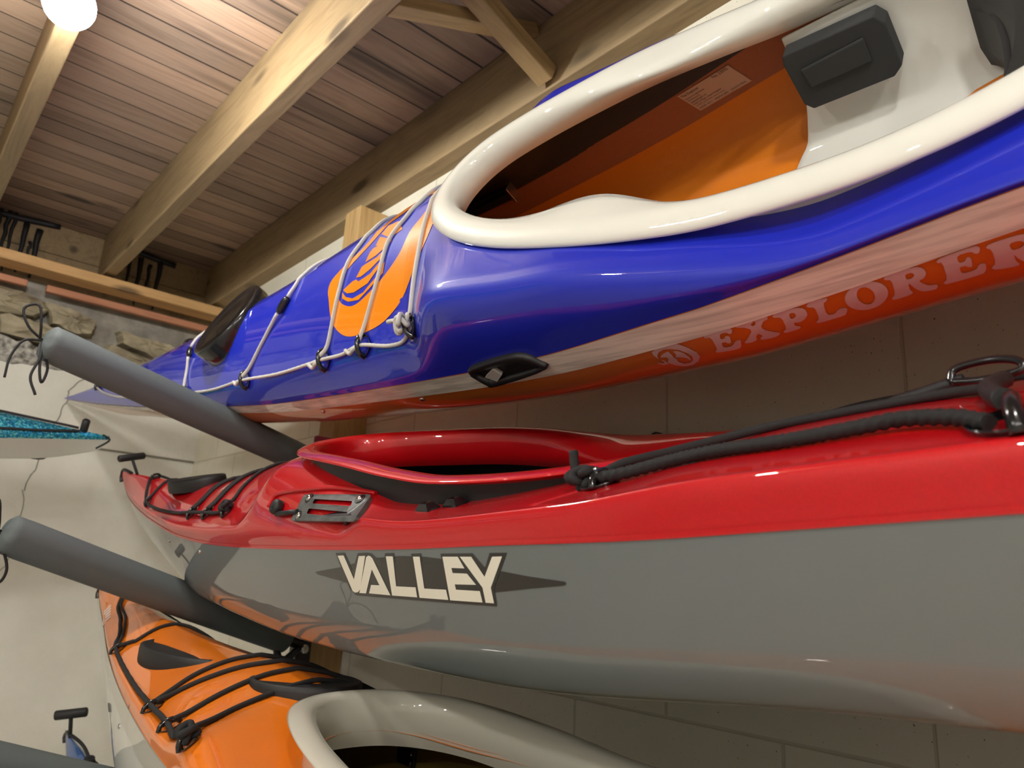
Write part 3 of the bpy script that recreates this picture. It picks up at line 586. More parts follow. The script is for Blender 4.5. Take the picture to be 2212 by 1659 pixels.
DEC_Bh = {'E': '265650,-13240 265960,-13080 266610,-13020 267940,-13020 268500,-13080 268630,-13200 268610,-13360 268420,-13670 268280,-13790 268110,-13770 268020,-13700 267960,-13530 267780,-13470 267370,-13470 267130,-13640 266940,-14070 266960,-14250 267210,-14260 267370,-14190 267530,-14000 267670,-13960 267880,-14040 267870,-14300 267620,-14910 267440,-15160 267230,-15160 267140,-15090 267120,-14900 267000,-14820 266730,-14800 266570,-14980 266400,-15500 266520,-15730 267040,-15760 267420,-15610 267870,-15190 268170,-15020 268490,-14980 268500,-15200 268150,-15890 267920,-16250 267670,-16490 267070,-16560 265740,-16510 265180,-16420 265150,-16180 265240,-16020 265490,-15850 265760,-15260 266060,-14110 265990,-13690 265590,-13660 265450,-13570 265510,-13380', 'X': '269300,-12860 269570,-12750 269980,-12710 270740,-12720 271020,-12790 270960,-12990 270860,-13090 270670,-13160 270600,-13260 270620,-13440 270700,-13500 270890,-13470 271010,-13380 271130,-13180 271140,-13040 271060,-12860 271100,-12750 271280,-12640 271550,-12610 272050,-12630 272300,-12690 272440,-12820 272460,-12930 272360,-13090 272220,-13170 271960,-13210 271730,-13380 271380,-13790 271290,-14130 271450,-14540 271660,-14820 271990,-15160 272170,-15340 272290,-15450 272280,-15580 272120,-15790 271920,-15930 271570,-16060 271150,-16070 270450,-15980 270220,-15840 270370,-15570 270500,-15430 270680,-15370 270720,-15200 270620,-14860 270470,-14820 270200,-15060 270060,-15270 270000,-15550 269860,-15720 269580,-15880 269310,-15940 268920,-15950 268720,-15890 268610,-15730 268710,-15560 269050,-15310 269450,-14940 270110,-14280 270260,-13880 270000,-13560 269730,-13380 269320,-13250 269160,-13140 269180,-12970', 'P': '273040,-12810 273280,-12700 273800,-12640 274870,-12610 275420,-12680 275750,-12880 275870,-13150 275840,-13630 275700,-13960 275400,-14290 275130,-14480 274760,-14620 274510,-14630 274260,-14510 274140,-14580 274060,-14910 274110,-15100 274300,-15250 274340,-15390 274270,-15600 273930,-15720 273130,-15810 272770,-15780 272640,-15620 272720,-15460 273070,-15200 273320,-14670 273530,-13700 273430,-13310 273050,-13180 272910,-13070 272940,-12920', 'P_': '274440,-13160 274660,-13110 274780,-13160 274870,-13340 274860,-13500 274720,-13740 274570,-13850 274300,-13890 274240,-13730 274330,-13330', 'L': '276260,-12660 276490,-12500 276880,-12430 277620,-12420 277970,-12440 278100,-12500 278090,-12600 277930,-12790 277800,-12890 277630,-12940 277490,-13300 277250,-14250 277270,-14700 277600,-14800 277870,-14710 278220,-14380 278480,-14260 278800,-14270 278930,-14350 278950,-14540 278870,-14770 278630,-15170 278470,-15360 278310,-15450 277740,-15520 276450,-15600 275910,-15570 275840,-15440 275940,-15270 276250,-14980 276480,-14460 276680,-13550 276630,-13160 276310,-13030 276180,-12920 276170,-12780', 'O': '282690,-13620 282550,-14010 282320,-14430 282010,-14810 281660,-15120 281260,-15370 280840,-15510 280440,-15540 280080,-15450 279760,-15250 279510,-14970 279330,-14610 279240,-14200 279220,-13800 279290,-13380 279440,-12990 279660,-12660 279940,-12360 280280,-12120 280650,-11960 281040,-11870 281420,-11850 281780,-11920 282110,-12060 282380,-12270 282580,-12530 282710,-12840 282750,-13220', 'O_': '281210,-14510 281050,-14660 280890,-14740 280730,-14760 280590,-14700 280470,-14580 280380,-14390 280320,-14160 280280,-13920 280280,-13660 280310,-13390 280370,-13120 280460,-12900 280570,-12710 280700,-12550 280840,-12440 280990,-12380 281140,-12370 281290,-12410 281420,-12510 281530,-12650 281610,-12820 281660,-13040 281670,-13290 281640,-13560 281580,-13820 281490,-14070 281360,-14310', 'R': '283050,-11960 283250,-11810 283790,-11740 284970,-11710 285530,-11800 285790,-12030 285900,-12270 285920,-12620 285840,-12890 285640,-13180 285450,-13320 285180,-13400 285170,-13640 285400,-14190 285610,-14440 285940,-14490 286070,-14600 286060,-14840 285970,-15020 285760,-15230 285480,-15240 284980,-15070 284730,-14820 284590,-14410 284510,-14020 284420,-13470 284330,-13470 284200,-14050 284160,-14370 284220,-14570 284200,-14720 284110,-14910 283760,-15030 282960,-15120 282610,-15080 282530,-14910 282610,-14730 282900,-14440 283120,-13860 283340,-12800 283300,-12400 283040,-12310 282940,-12220 282960,-12070', 'R_': '284590,-12270 284880,-12240 285020,-12300 285090,-12510 285060,-12650 284890,-12830 284730,-12900 284480,-12900 284410,-12750 284450,-12420', 'E2': '287010,-11760 287200,-11630 287830,-11530 289210,-11390 289800,-11410 289930,-11580 289940,-11770 289820,-12080 289710,-12200 289560,-12180 289460,-12090 289370,-11880 289120,-11800 288580,-11810 288330,-11990 288260,-12450 288320,-12660 288570,-12680 288730,-12590 288860,-12360 288960,-12300 289100,-12370 289110,-12640 288990,-13260 288890,-13500 288770,-13490 288670,-13420 288570,-13230 288440,-13160 288210,-13160 288100,-13350 288040,-13880 288230,-14090 288790,-14070 289100,-13920 289330,-13560 289510,-13450 289740,-13530 289770,-13770 289620,-14320 289480,-14620 289290,-14810 288670,-14910 287230,-14940 286620,-14890 286530,-14700 286600,-14550 286850,-14320 287050,-13700 287230,-12500 287210,-12070 287020,-12040 286950,-11980 286940,-11860', 'R2': '290330,-11810 290530,-11640 290980,-11560 291920,-11510 292400,-11520 292710,-11570 292960,-11740 293300,-12110 293400,-12480 293340,-13010 293140,-13270 292700,-13380 292620,-13700 292870,-14400 293090,-14740 293420,-14820 293530,-14980 293480,-15330 293200,-15450 292540,-15350 292170,-15070 291910,-14420 291780,-14010 291720,-13550 291670,-13600 291610,-14180 291610,-14500 291680,-14700 291680,-14850 291600,-15040 291250,-15040 290430,-14860 290070,-14700 289970,-14470 290040,-14280 290300,-14020 290450,-13510 290560,-12580 290520,-12150 290330,-11950', 'R2_': '291840,-12110 292200,-12080 292420,-12150 292600,-12360 292600,-12550 292420,-12790 292210,-12900 291840,-12940 291700,-12760 291700,-12290', 'dr1': '258570,-15580 258490,-14770 258600,-14190 259100,-13980 259060,-13680 259680,-13550 259700,-13330 260310,-13250 260360,-13080 261230,-13200 262320,-13760 263000,-14610 263300,-15550 263090,-16500 262260,-17460 261090,-18170 260140,-18190 259500,-17600 259160,-16880 259130,-16480 259660,-15810 259680,-15460 259370,-15370 258960,-15340 259310,-15000 259820,-14720 260480,-14520 260550,-15200 260390,-15680 260500,-16130 260260,-16690 260490,-17410 261180,-17470 261890,-17040 262350,-16210 262290,-15400 261770,-14630 261000,-14210 260110,-14120 259390,-14390 258880,-14860', 'dr2': '261020,-14660 261500,-14720 261950,-15290 262030,-16090 261670,-17060 261530,-16210 261100,-15940 260600,-15750 260980,-15340', 'dr3': '257970,-16040 258250,-16410 258640,-16560 258800,-16030 258640,-15870 259010,-15890 259020,-16330 259030,-16840 258320,-16840 257930,-16470'}
DEC_Bd = {'em1': '197640,9430 199230,10600 201590,11420 205020,11360 208560,10020 210720,8080 210720,9910 207150,11210 203700,12160 200070,11540 197930,10490', 'em2': '197870,9110 200780,8440 202010,8480 202940,9050 206540,8860 209680,7380 209720,8300 206210,10250 201850,10540 199410,10050', 'em3': '201900,8140 203140,6680 204260,6550 207820,6470 210330,5600 210030,6860 206270,8030 203500,8440', 'em4': '204100,6170 204740,4500 205590,4000 208290,4280 210070,4050 210180,5300 207200,6030', 'em5': '206050,3800 206380,2040 209190,3440 210920,3190 211300,4850 209150,4850', 'em6': '206460,1500 207870,360 211060,720 213600,3330 211470,3690 209320,3210'}
from mathutils.geometry import tessellate_polygon
def dec(t): return [tuple(int(a) / 1e5 for a in p.split(',')) for p in t.split()]
def decal(name, loops, f, mat, parent, cell=.012):
    """flat lettering laid on a curved shell: loops of (a, b), f(a, b) -> point"""
    flat = [p for l in loops for p in l]; tris = tessellate_polygon([[Vector((a, b, 0)) for a, b in l] for l in loops])
    bm = bmesh.new(); vs = [bm.verts.new((a, b, 0)) for a, b in flat]
    for t in tris:
        try: bm.faces.new([vs[i] for i in t])
        except ValueError: pass
    for ax in (0, 1):
        lo = min(p[ax] for p in flat); hi = max(p[ax] for p in flat); q = lo + cell
        while q < hi:
            n = Vector((1, 0, 0)) if ax == 0 else Vector((0, 1, 0)); bmesh.ops.bisect_plane(bm, geom=list(bm.verts) + list(bm.edges) + list(bm.faces), plane_co=n * q, plane_no=n); q += cell
    for v in bm.verts: v.co = f(v.co.x, v.co.y)
    bmesh.ops.recalc_face_normals(bm, faces=list(bm.faces))
    me = bpy.data.meshes.new(name); bm.to_mesh(me); bm.free(); return link(name, me, mat, parent)
def hull_at(k, x, h, off=0.):
    r = k.hull_row(x); q = np.interp(-h, -r[:, 1], np.arange(90)); i = min(int(q), 88); f = q - i
    v, z = r[i] * (1 - f) + r[i + 1] * f; d = r[i + 1] - r[i]; ln = np.hypot(*d) + 1e-9
    return Vector((x, -(v - d[1] / ln * off), z + d[0] / ln * off))
def cord(k, pts, r, mat, parent, name, n=None, twist=0., ridge=0., nn=8, lift=0., mb=None):
    """a line lying on the deck through (x, v[, extra lift]) points"""
    P = np.array([(p[0], p[1], p[2] if len(p) > 2 else 0.) for p in pts]); n = n or max(8, int(sum(np.hypot(*np.diff(P[:, :2], axis=0).T)) / .008))
    n = min(n * (3 if ridge > .1 else 1), 700)
    Q = catmull(P, n); own = mb is None
    mb = mb or MB(); mb.tube([k.deck_p(q[0], q[1], r * .8 + lift + q[2]) for q in Q], r, nn, twist=twist, ridge=ridge)
    return mb.build(name, mat, parent) if own else None
def oriented(k, x, v, off=0.):
    """frame on the deck: along the boat, outwards across, and the surface normal"""
    e = .004; p = k.deck_p(x, v, off); tx = (k.deck_p(x + e, v) - k.deck_p(x - e, v)).normalized(); ty = (k.deck_p(x, v + e) - k.deck_p(x, v - e)).normalized()
    n = tx.cross(ty); n = n if n.z > 0 else -n; ty = n.cross(tx); m = Matrix.Identity(4)
    for i in range(3): m[i][0], m[i][1], m[i][2], m[i][3] = tx[i], ty[i], n[i], p[i]
    return m
def child(name, mb, mat, parent, m=None):
    o = mb.build(name, mat, parent)
    if m is not None: o.matrix_parent_inverse = Matrix.Identity(4); o.matrix_basis = m
    return o
def fit_mesh(big=1.):
    """recessed deck fitting: a dish, a moulded bar over it"""
    mb = MB(); pr = [(0, -.002), (.012, -.002), (.0175, .001), (.0195, .0035), (.0185, .0015), (.016, -.003)]
    mb.grid(np.array([[(a * math.cos(t) * 1.15 * big, a * math.sin(t) * big, z) for a, z in pr] for t in np.linspace(0, 2 * math.pi, 17)[:-1]]), closed_u=True)
    mb.tube(smooth_path([(0, -.019 * big, 0), (0, -.012 * big, .009), (0, 0, .012), (0, .012 * big, .009), (0, .019 * big, 0)], 12), .0042 * big, 8)
    return mb.mesh('deck_fitting')
FIT = fit_mesh(); FIT.materials.append(M['black_gloss'])
def fitting(k, parent, x, v, rot=0., sc=1.):
    o = bpy.data.objects.new('deck_fitting', FIT); COL.objects.link(o); o.parent = parent
    o.matrix_basis = oriented(k, x, v, .0005) @ Matrix.Rotation(rot, 4, 'Z') @ Matrix.Scale(sc, 4); return o
def lining(k, x0, x1, parent, mats, name='hull_lining', inset=.005, mi=None):
    xs = np.arange(x0, x1, .03); r = k.hull_rows(xs, 26, inset); mb = MB()
    P = np.concatenate([np.stack([np.broadcast_to(xs[:, None], r.shape[:2]), -r[..., 0], r[..., 1]], -1), np.stack([np.broadcast_to(xs[:, None], r.shape[:2]), r[..., 0], r[..., 1]], -1)[:, ::-1][:, 1:]], 1)
    mb.grid(P)
    if mi:
        nb = P.shape[1] - 1
        for f in range(len(mb.f)): mb.mi[f] = mi(f % nb, nb)
    return mb.build(name, mats, parent, weld=True)
def toggle(parent, p, stem, bar, r=.012, L=.09):
    """carrying toggle: bar on a short stem at the bow; p, stem, bar are local points / directions"""
    p = Vector(p); s_ = p + Vector(stem); d = Vector(bar).normalized() * L / 2
    mb = MB(); q = [s_ - d, s_ - d * .97, s_ - d * .9, s_ + d * .9, s_ + d * .97, s_ + d]; mb.tube(q, [r * .5, r * .85, r, r, r * .85, r * .5], 12)
    t = mb.build('toggle_handle', M['rubber'], parent); mb = MB(); mb.tube([p, (p + s_) / 2, s_], r * .42, 8); mb.build('toggle_cord', M['cord_black'], t); return t

# ------------------------------------------------------------------ blue kayak: inside, fittings, lines
M['label'] = plain('label_paper', (.66, .42, .30), .5)
M['ink'] = plain('label_ink', (.03, .022, .02), .6)
M['decal_pale'] = plain('pale_decal', (.60, .50, .48), .35, coat=.6)
M['decal_orange'] = plain('orange_decal', (.95, .27, .002), .3, coat=.8)
M['decal_black'] = plain('black_decal', (.018, .017, .014), .3, coat=.6)
M['decal_cream'] = plain('cream_decal', (.82, .81, .68), .35, coat=.5)
M['tape'] = plain('glass_tape', (.42, .13, .05), .5, bump=.7, bscale=500)
lin = lining(KB, 1.5, 3.6, kb, [M['orange_in'], M['tape']], mi=lambda j, nb: 1 if min(j, nb - 1 - j) < 5 else 0)
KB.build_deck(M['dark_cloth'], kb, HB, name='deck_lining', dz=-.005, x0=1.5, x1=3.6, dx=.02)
def seat():
    xs = np.linspace(2.615, 3.0, 26); sec = [(-.196, -.085), (-.194, -.12), (-.190, -.17), (-.184, -.205), (-.168, -.232), (-.14, -.247), (-.08, -.257), (0, -.260), (.08, -.257), (.14, -.247), (.168, -.232), (.184, -.205), (.190, -.17), (.194, -.12)]
    S_ = catmull(np.array(sec), 46); rows = []
    for x in xs:
        row = []
        for v, h in S_:
            e = 0 if x > 2.7 else 0
            cut = np.interp(h, [-.26, -.23, -.17, -.085], [0., .035, .055, .06])   # the front edge sweeps back up the sides
            back = np.interp(h, [-.26, -.22, -.16, -.085], [.14, .10, .125, .12]); u = (x - xs[0]) / (xs[-1] - xs[0])
            X = 2.612 + cut + u * (3.0 - back - (2.612 + cut)); row.append((X, -v, h))
        rows.append(row)
    mb = MB(); mb.grid(np.array(rows)); o = mb.build('seat', M['white_gel'], kb); s_ = o.modifiers.new('t', 'SOLIDIFY'); s_.thickness = .005; b_ = o.modifiers.new('b', 'BEVEL'); b_.width = .0015; b_.limit_method = 'ANGLE'; return o
st = seat()
def pad(poly, y0, y1, mat, name, parent):
    mb = MB(); mb.prism(poly, lambda a, b, t: (a, t, b), y0, y1); o = mb.build(name, mat, parent); bv = o.modifiers.new('b', 'BEVEL'); bv.width = .002; bv.segments = 2; return o
hp = pad([(2.676, -.092), (2.672, -.104), (2.672, -.165), (2.680, -.176), (2.778, -.178), (2.790, -.168), (2.792, -.110), (2.784, -.096)], .158, .186, M['foam'], 'hip_pad', st)
pad([(2.688, -.118), (2.690, -.146), (2.764, -.146), (2.766, -.114)], .1545, .159, M['foam'], 'pad_patch', hp)
mb = MB(); mb.box((2.592, .03, -.262), (.05, .12, .022), bev=.006); mb.build('seat_foam', M['foam'], st)
mb = MB(); rows = []
for t in np.linspace(-1, 1, 26):
    a = t * 1.15; v = -.165 * math.sin(a) / math.sin(1.15); x = 2.925 - .075 * (1 - math.cos(a))
    rows.append([(x + dx, v * 1.0, h) for dx, h in ((-.012, -.215), (-.016, -.19), (-.012, -.13), (.0, -.095), (.03, -.085), (.08, -.09), (.10, -.15), (.10, -.20), (.06, -.218))])
mb.grid(np.array(rows), closed_v=True); bb = mb.build('back_band', M['rubber'], kb)
mb = MB(); mb.tube(smooth_path([(2.845, -.165, -.18), (2.89, -.10, -.155), (2.912, 0, -.14), (2.90, .12, -.14), (2.875, .17, -.14)], 40), .008, 10); mb.build('piping', M['cord_black'], bb)
mb = MB(); mb.box((2.98, .02, -.15), (.012, .26, .15), bev=.01); mb.build('back_plate', M['black'], bb)
mb = MB(); mb.box((2.0, .206, -.118), (.29, .012, .028), bev=.003); mb.box((2.0, .198, -.118), (.28, .008, .008)); rl = mb.build('footrest_rail', M['black'], kb)
mb = MB(); mb.box((2.146, .20, -.118), (.004, .022, .032), bev=.001); mb.build('rail_end', M['steel'], rl)
def side_at(k, x, h, off): 
    p = hull_at(k, x, h, -off); return Vector((p.x, -p.y, p.z))
lf = lambda a, b: side_at(KB, a, b, .0065)
LB = [(2.478, -.118), (2.566, -.112), (2.584, -.150), (2.497, -.156)]
lab = decal('maker_label', [LB], lf, M['label'], lin)
lf2 = lambda a, b: side_at(KB, a, b, .0071)
def lab_pt(u, w): return tuple(LB[0][i] * (1 - u) * (1 - w) + LB[1][i] * u * (1 - w) + LB[2][i] * u * w + LB[3][i] * (1 - u) * w for i in (0, 1))
def lab_text(txt, u0, w0, hgt):
    cu = bpy.data.curves.new('t', 'FONT'); cu.body = txt; cu.size = 1.; to = bpy.data.objects.new('t', cu); COL.objects.link(to); bpy.context.view_layer.update()
    me = to.evaluated_get(bpy.context.evaluated_depsgraph_get()).to_mesh()
    mb = MB(); mb.add([lf2(*lab_pt(u0 + v.co.x * hgt * .42, w0 - v.co.y * hgt)) for v in me.vertices], [list(p.vertices) for p in me.polygons], 0, False)
    bpy.data.objects.remove(to); bpy.data.curves.remove(cu); return mb
tx = MB()
for a in (('The Explorer', .03, .17, .15), ('Designed by Nigel Dennis', .03, .31, .085), ('Manufactured by', .03, .42, .085), ('Seakayakinguk Ltd.', .03, .54, .10), ('Made in Wales, United Kingdom', .03, .66, .10), ('DO NOT use this kayak without training', .03, .77, .08), ('MODEL 5012    WIDTH 2003    LENGTH 9016', .03, .93, .11), ('No. 23095', .66, .13, .16)):
    m_ = lab_text(*a); tx.add(m_.v, m_.f, 0, False)
tx.build('label_text', M['ink'], lab)
# deck lines and fittings
FN = [(2.228, .214), (2.0587, .191), (1.922, .185), (1.5645, .155), (1.20, .128), (.905, .098)]
for x, v in FN:
    for s_ in (1, -1): fitting(KB, kb, x, v * s_, 0)
fitting(KB, kb, .385, 0)
per = [(2.220, .211), (2.14, .206, .001), (2.0587, .191, .005), (1.99, .190, .001), (1.922, .185, .005), (1.74, .172, .001), (1.5645, .155, .005), (1.38, .145, .001), (1.20, .127, .003), (.905, .098, .004), (.64, .065, .001), (.48, .035, .001), (.39, .010, .004)]
for s_ in (1, -1): cord(KB, [(p[0], p[1] * s_) + tuple(p[2:]) for p in per], .0032, M['cord_white'], kb, 'deck_line', twist=900., ridge=.08)
for pts in ([(2.222, .206, .004), (2.226, .19), (2.222, .14), (2.207, .06), (2.195, -.02), (2.195, -.09), (2.21, -.17), (2.222, -.206, .004)],
            [(2.057, .186, .006), (2.070, .158), (2.097, .1035), (2.110, .040), (2.150, -.010), (2.135, -.09), (2.09, -.15), (2.057, -.186, .006)],
            [(1.923, .180, .006), (1.942, .164), (1.966, .10), (1.980, .035), (2.01, -.01), (1.99, -.08), (1.95, -.14), (1.923, -.180, .006)],
            [(1.5645, .150, .006), (1.595, .135), (1.665, .093), (1.716, .066, .004)], [(1.748, .042, .004), (1.755, .0), (1.74, -.08), (1.71, -.13), (1.69, -.15, .004)],
            [(1.20, .124, .005), (1.20, .08), (1.205, .05, .004)], [(1.20, .025, .004), (1.20, -.03), (1.20, -.08), (1.20, -.124, .005)]):
    cord(KB, pts, .0036, M['cord_white'], kb, 'bungee_cord')
def bead(k, parent, a, b, r=.008):
    mb = MB(); P = [k.deck_p(a[0] + (b[0] - a[0]) * t, a[1] + (b[1] - a[1]) * t, .006) for t in np.linspace(0, 1, 8)]
    mb.tube(P, [r * q for q in (.45, .85, 1, 1, 1, 1, .85, .45)], 10); return mb.build('cord_bead', M['black_gloss'], parent)
bead(KB, kb, (1.718, .066), (1.748, .041)); bead(KB, kb, (1.206, .05), (1.20, .027)); bead(KB, kb, (1.69, -.135), (1.72, -.155))
def knot(k, parent, x, v, r, mat, seed, n=30, turns=3.3, amp=.0065, off=.012):
    rnd = random.Random(seed); m = oriented(k, x, v, off); P = []
    for i in range(n):
        t = i / (n - 1); a = t * turns * 2 * math.pi; P.append(m @ Vector((amp * math.cos(a) + .012 * (t - .5), amp * math.sin(a * 1.31), amp * .8 * math.sin(a * .77))))
    mb = MB(); mb.tube(smooth_path(P, 70), r, 7); return mb.build('knot', mat, parent)
knot(KB, kb, 2.222, .207, .0036, M['cord_white'], 1, amp=.010, off=.014)
mb = MB(); mb.tube([KB.deck_p(2.215, .203, .014), KB.deck_p(2.19, .190, .02), KB.deck_p(2.165, .184, .02)], .0034, 8); mb.build('cord_end', M['cord_white'], kb)
for x, v in ((2.043, .198), (1.907, .192), (1.549, .160)):
    mb = MB(); mb.tube(smooth_path([KB.deck_p(x + .016, v - .006, .010), KB.deck_p(x + .004, v - .004, .013), KB.deck_p(x - .012, v - .002, .011), KB.deck_p(x - .024, v - .008, .012)], 14), .0034, 8); mb.build('cord_end', M['cord_white'], kb)
# round hatch
def disc_hatch(k, parent, x, rx, ry, h0, h1, mat, tilt=0., y0=0., name='hatch_cover'):
    pr = [(0, h1), (.55, h1), (.86, h1 - .001), (.93, h1 + .003), (.99, h1 + .001), (1.0, h1 - .006), (1.0, h0 + .006), (.97, h0)]
    mb = MB(); mb.grid(np.array([[(rx * a * math.cos(t), ry * a * math.sin(t), z) for a, z in pr] for t in np.linspace(0, 2 * math.pi, 49)[:-1]]), closed_u=True)
    return child(name, mb, mat, parent, Matrix.Translation((x, y0, 0)) @ Matrix.Rotation(tilt, 4, 'Y'))
disc_hatch(KB, kb, 1.40, .105, .105, -.055, -.004, M['black_gloss'])
# emblem on the deck
df = lambda a, b: KB.deck_p(a, b, .0007)
EO = [(2.20, -.045), (2.14, -.062), (2.0763, -.0529), (2.0277, .0138), (1.9484, .0473), (1.9224, .0613), (1.920, .078), (1.9289, .0957), (1.9449, .1294), (1.9709, .1527), (2.0085, .1686), (2.0643, .1743), (2.1265, .1700), (2.1836, .1438), (2.2186, .1035), (2.2270, .0537), (2.224, .0016), (2.215, -.03)]
EI = [(2.185, -.028), (2.1935, .0), (2.186, .025), (2.1642, .0485), (2.1494, .0787), (2.1172, .1019), (2.0727, .1180), (2.0228, .1265), (1.9815, .1143), (1.9644, .0972), (1.9551, .0750), (1.9708, .0589), (2.0287, .0300), (2.10, -.018), (2.15, -.040)]
sm_ = lambda L: [tuple(p) for p in catmull(np.array(L + [L[0]]), len(L) * 4)[:-1]]
decal('deck_emblem', [sm_(EO), sm_(EI)], df, M['decal_orange'], kb)
fe = [decal('emblem_wing', [dec(t)], df, M['decal_orange'], kb) for t in DEC_Bd.values()]
# lettering on the hull
hf = lambda a, b: hull_at(KB, a, b, .0007)
for n, t in DEC_Bh.items():
    if n.endswith('_'): continue
    loops = [dec(t)] + ([dec(DEC_Bh[n + '_'])] if n + '_' in DEC_Bh else [])
    decal('lettering' if not n.startswith('dr') else 'hull_emblem', loops, hf, M['decal_pale'], kb, .008)
# recessed slider in the seam
SL = [(2.298, -.125), (2.312, -.112), (2.405, -.104), (2.433, -.123), (2.430, -.137), (2.325, -.153), (2.310, -.148)]
def seam_pt(x, h, off):
    hs_ = float(KB.hs(x)[0])
    if h <= hs_: return hull_at(KB, x, h, off)
    p = hull_at(KB, x, hs_ - .0005, off); return Vector((p.x, p.y, h))
mb = MB(); A = sm_(SL); n = len(A)
c0 = np.mean(SL, axis=0)
B = [(c0[0] + (a - c0[0]) * .80, c0[1] + (b - c0[1]) * .50) for a, b in A]
mb.grid(np.array([[tuple(seam_pt(a, b, o)) for a, b in L] for L, o in ((A, .0), (A, .006), ([(c0[0] + (a - c0[0]) * .96, c0[1] + (b - c0[1]) * .92) for a, b in A], .008), (B, .007), (B, .0022))]), closed_v=True)
hd = mb.build('skeg_slider', M['black'], kb)
mb = MB(); mb.add([tuple(seam_pt(a, b, .0025)) for a, b in B], [list(range(n))], 0, False); mb.build('slider_recess', plain('recess_black', (.004, .004, .005), .5), hd)
mb = MB(); mb.prism([(2.326, -.130), (2.354, -.118), (2.358, -.131), (2.340, -.141)], lambda a, b, t: tuple(seam_pt(a, b, t)), .003, .009); mb.build('slider_knob', plain('knob_grey', (.42, .42, .38), .35), hd)
def screw(k, parent, x, h, r=.0045):
    p = hull_at(k, x, h, 0); q = hull_at(k, x, h, .003); d = (q - p).normalized(); mb = MB(); mb.tube([p, p + d * .0015, p + d * .0028, p + d * .0032], [r, r, r * .7, r * .1], 12); return mb.build('screw', M['steel'], parent)
screw(KB, kb, 2.134, -.165); screw(KB, kb, 1.803, -.167)

# ------------------------------------------------------------------ red kayak
lining(KR, .9, 2.9, kr, M['dark_cloth'], inset=.005)
KR.build_deck(M['dark_cloth'], kr, HRo, name='deck_lining', dz=-.005, x0=.9, x1=2.9, dx=.02)
rf = lambda o: (lambda a, b: hull_at(KR, a, b, o))
lg = decal('logo_backing', [dec(DEC_Rh['diamond'])], rf(.0005), M['decal_black'], kr)
decal('logo_outline', [dec(DEC_Rh['plate'])], rf(.0008), M['decal_black'], lg)
for n, t in DEC_Rh.items():
    if n not in ('diamond', 'plate'): decal('lettering', [dec(t)], rf(.0012), M['decal_cream'], lg)
screw(KR, kr, .735, -.1916); screw(KR, kr, 1.044, -.2027)
BC = M['cord_black']
PR = [(.31, .012, .004), (.425, .066, .004), (.60, .095, .001), (.765, .113, .001), (.880, .126, .005), (1.012, .143, .005), (1.09, .152, .001), (1.150, .158, .006), (1.175, .152, .006)]
for s_ in (1, -1): cord(KR, [(p[0], p[1] * s_, p[2]) for p in PR], .0040, BC, kr, 'deck_line', twist=900., ridge=.08)
for a, b, c in (((.428, .066), (.437, .030), (.43, -.02)), ((.882, .120), (.845, .045), (.84, -.03)), ((.895, .120), (.868, .050), (.862, -.03)), ((1.012, .137), (.985, .070), (.965, -.02)), ((1.024, .137), (1.005, .072), (.99, -.02)), ((1.150, .150), (1.112, .092), (1.09, -.01))):
    cord(KR, [(a[0], a[1], .005), (b[0] * .4 + a[0] * .6, b[1] * .4 + a[1] * .6), b, c, (b[0], -b[1]), (a[0], -a[1], .005)], .0040, BC, kr, 'bungee_cord')
for x, v in ((.428, .066), (.888, .126), (1.018, .143), (1.152, .157)):
    for s_ in (1, -1): fitting(KR, kr, x, v * s_, 0, .8)
fitting(KR, kr, .31, 0, 0, .8)
knot(KR, kr, 1.162, .154, .0042, BC, 4, amp=.008)
toggle(kr, KR.deck_p(.15, 0, 0), (-.03, 0, .055), (-.25, 1, 0), .011, .085)
mb = MB(); mb.tube(smooth_path([(.0, -.004, -.03), (-.004, 0, -.012), (.03, 0, KR.deck_z(.03, 0) + .001), (.10, 0, KR.deck_z(.10, 0) + .001)], 16), .005, 8); mb.build('bow_trim', M['black'], kr)
disc_hatch(KR, kr, .64, .105, .065, -.085, -.055, M['rubber'], R(2), -.01)
# skeg control plate on the near flank of the deck
Q4 = [(1.572, .2085), (1.742, .2025), (1.781, .2530), (1.566, .2320)]
def pl(u, w, o=.004):
    a = [Q4[0][i] * (1 - u) * (1 - w) + Q4[1][i] * u * (1 - w) + Q4[2][i] * u * w + Q4[3][i] * (1 - u) * w for i in (0, 1)]; return KR.deck_p(a[0], a[1], o)
M['worn'] = plain('worn_grey_plastic', (.10, .105, .10), .38, ns=.35, bscale=60)
def rring(u0, u1, w0, w1, r, n=6):
    out = []
    for cx, cy, a0 in ((u1 - r, w1 - r * 2, 0), (u0 + r, w1 - r * 2, 90), (u0 + r, w0 + r * 2, 180), (u1 - r, w0 + r * 2, 270)):
        for k in range(n): a = R(a0 + 90 * k / (n - 1)); out.append((cx + r * math.cos(a), cy + r * 2 * math.sin(a)))
    return out
outer = rring(0, 1, 0, 1, .035)
plate = decal('skeg_control', [outer, rring(.24, .80, .27, .43, .02), rring(.22, .80, .60, .76, .02)], lambda a, b: pl(a, b, .0055), M['worn'], kr, 9)
mb = MB(); mb.grid(np.array([[tuple(pl(a, b, o)) for a, b in outer] for o in (.0055, -.004)]), closed_v=True); mb.build('plate_edge', M['worn'], plate)
decal('slot', [outer], lambda a, b: pl(a, b, .0012), M['black'], plate, 9)
for u, w in ((.13, .20), (.88, .17), (.10, .84), (.84, .84)):
    p = pl(u, w, .0055); d = (pl(u, w, .02) - p).normalized(); mb = MB(); mb.tube([p - d * .002, p + d * .0015, p + d * .003, p + d * .0032], [.0055, .0055, .0035, .001], 12); mb.build('screw', M['steel'], plate)
    mb = MB(); mb.tube([p - d * .002, p + d * .0003], .0085, 14); mb.build('screw_seat', M['black'], plate)
p = KR.deck_p(1.498, .2165, .002); d = (KR.deck_p(1.498, .2165, .02) - p).normalized()
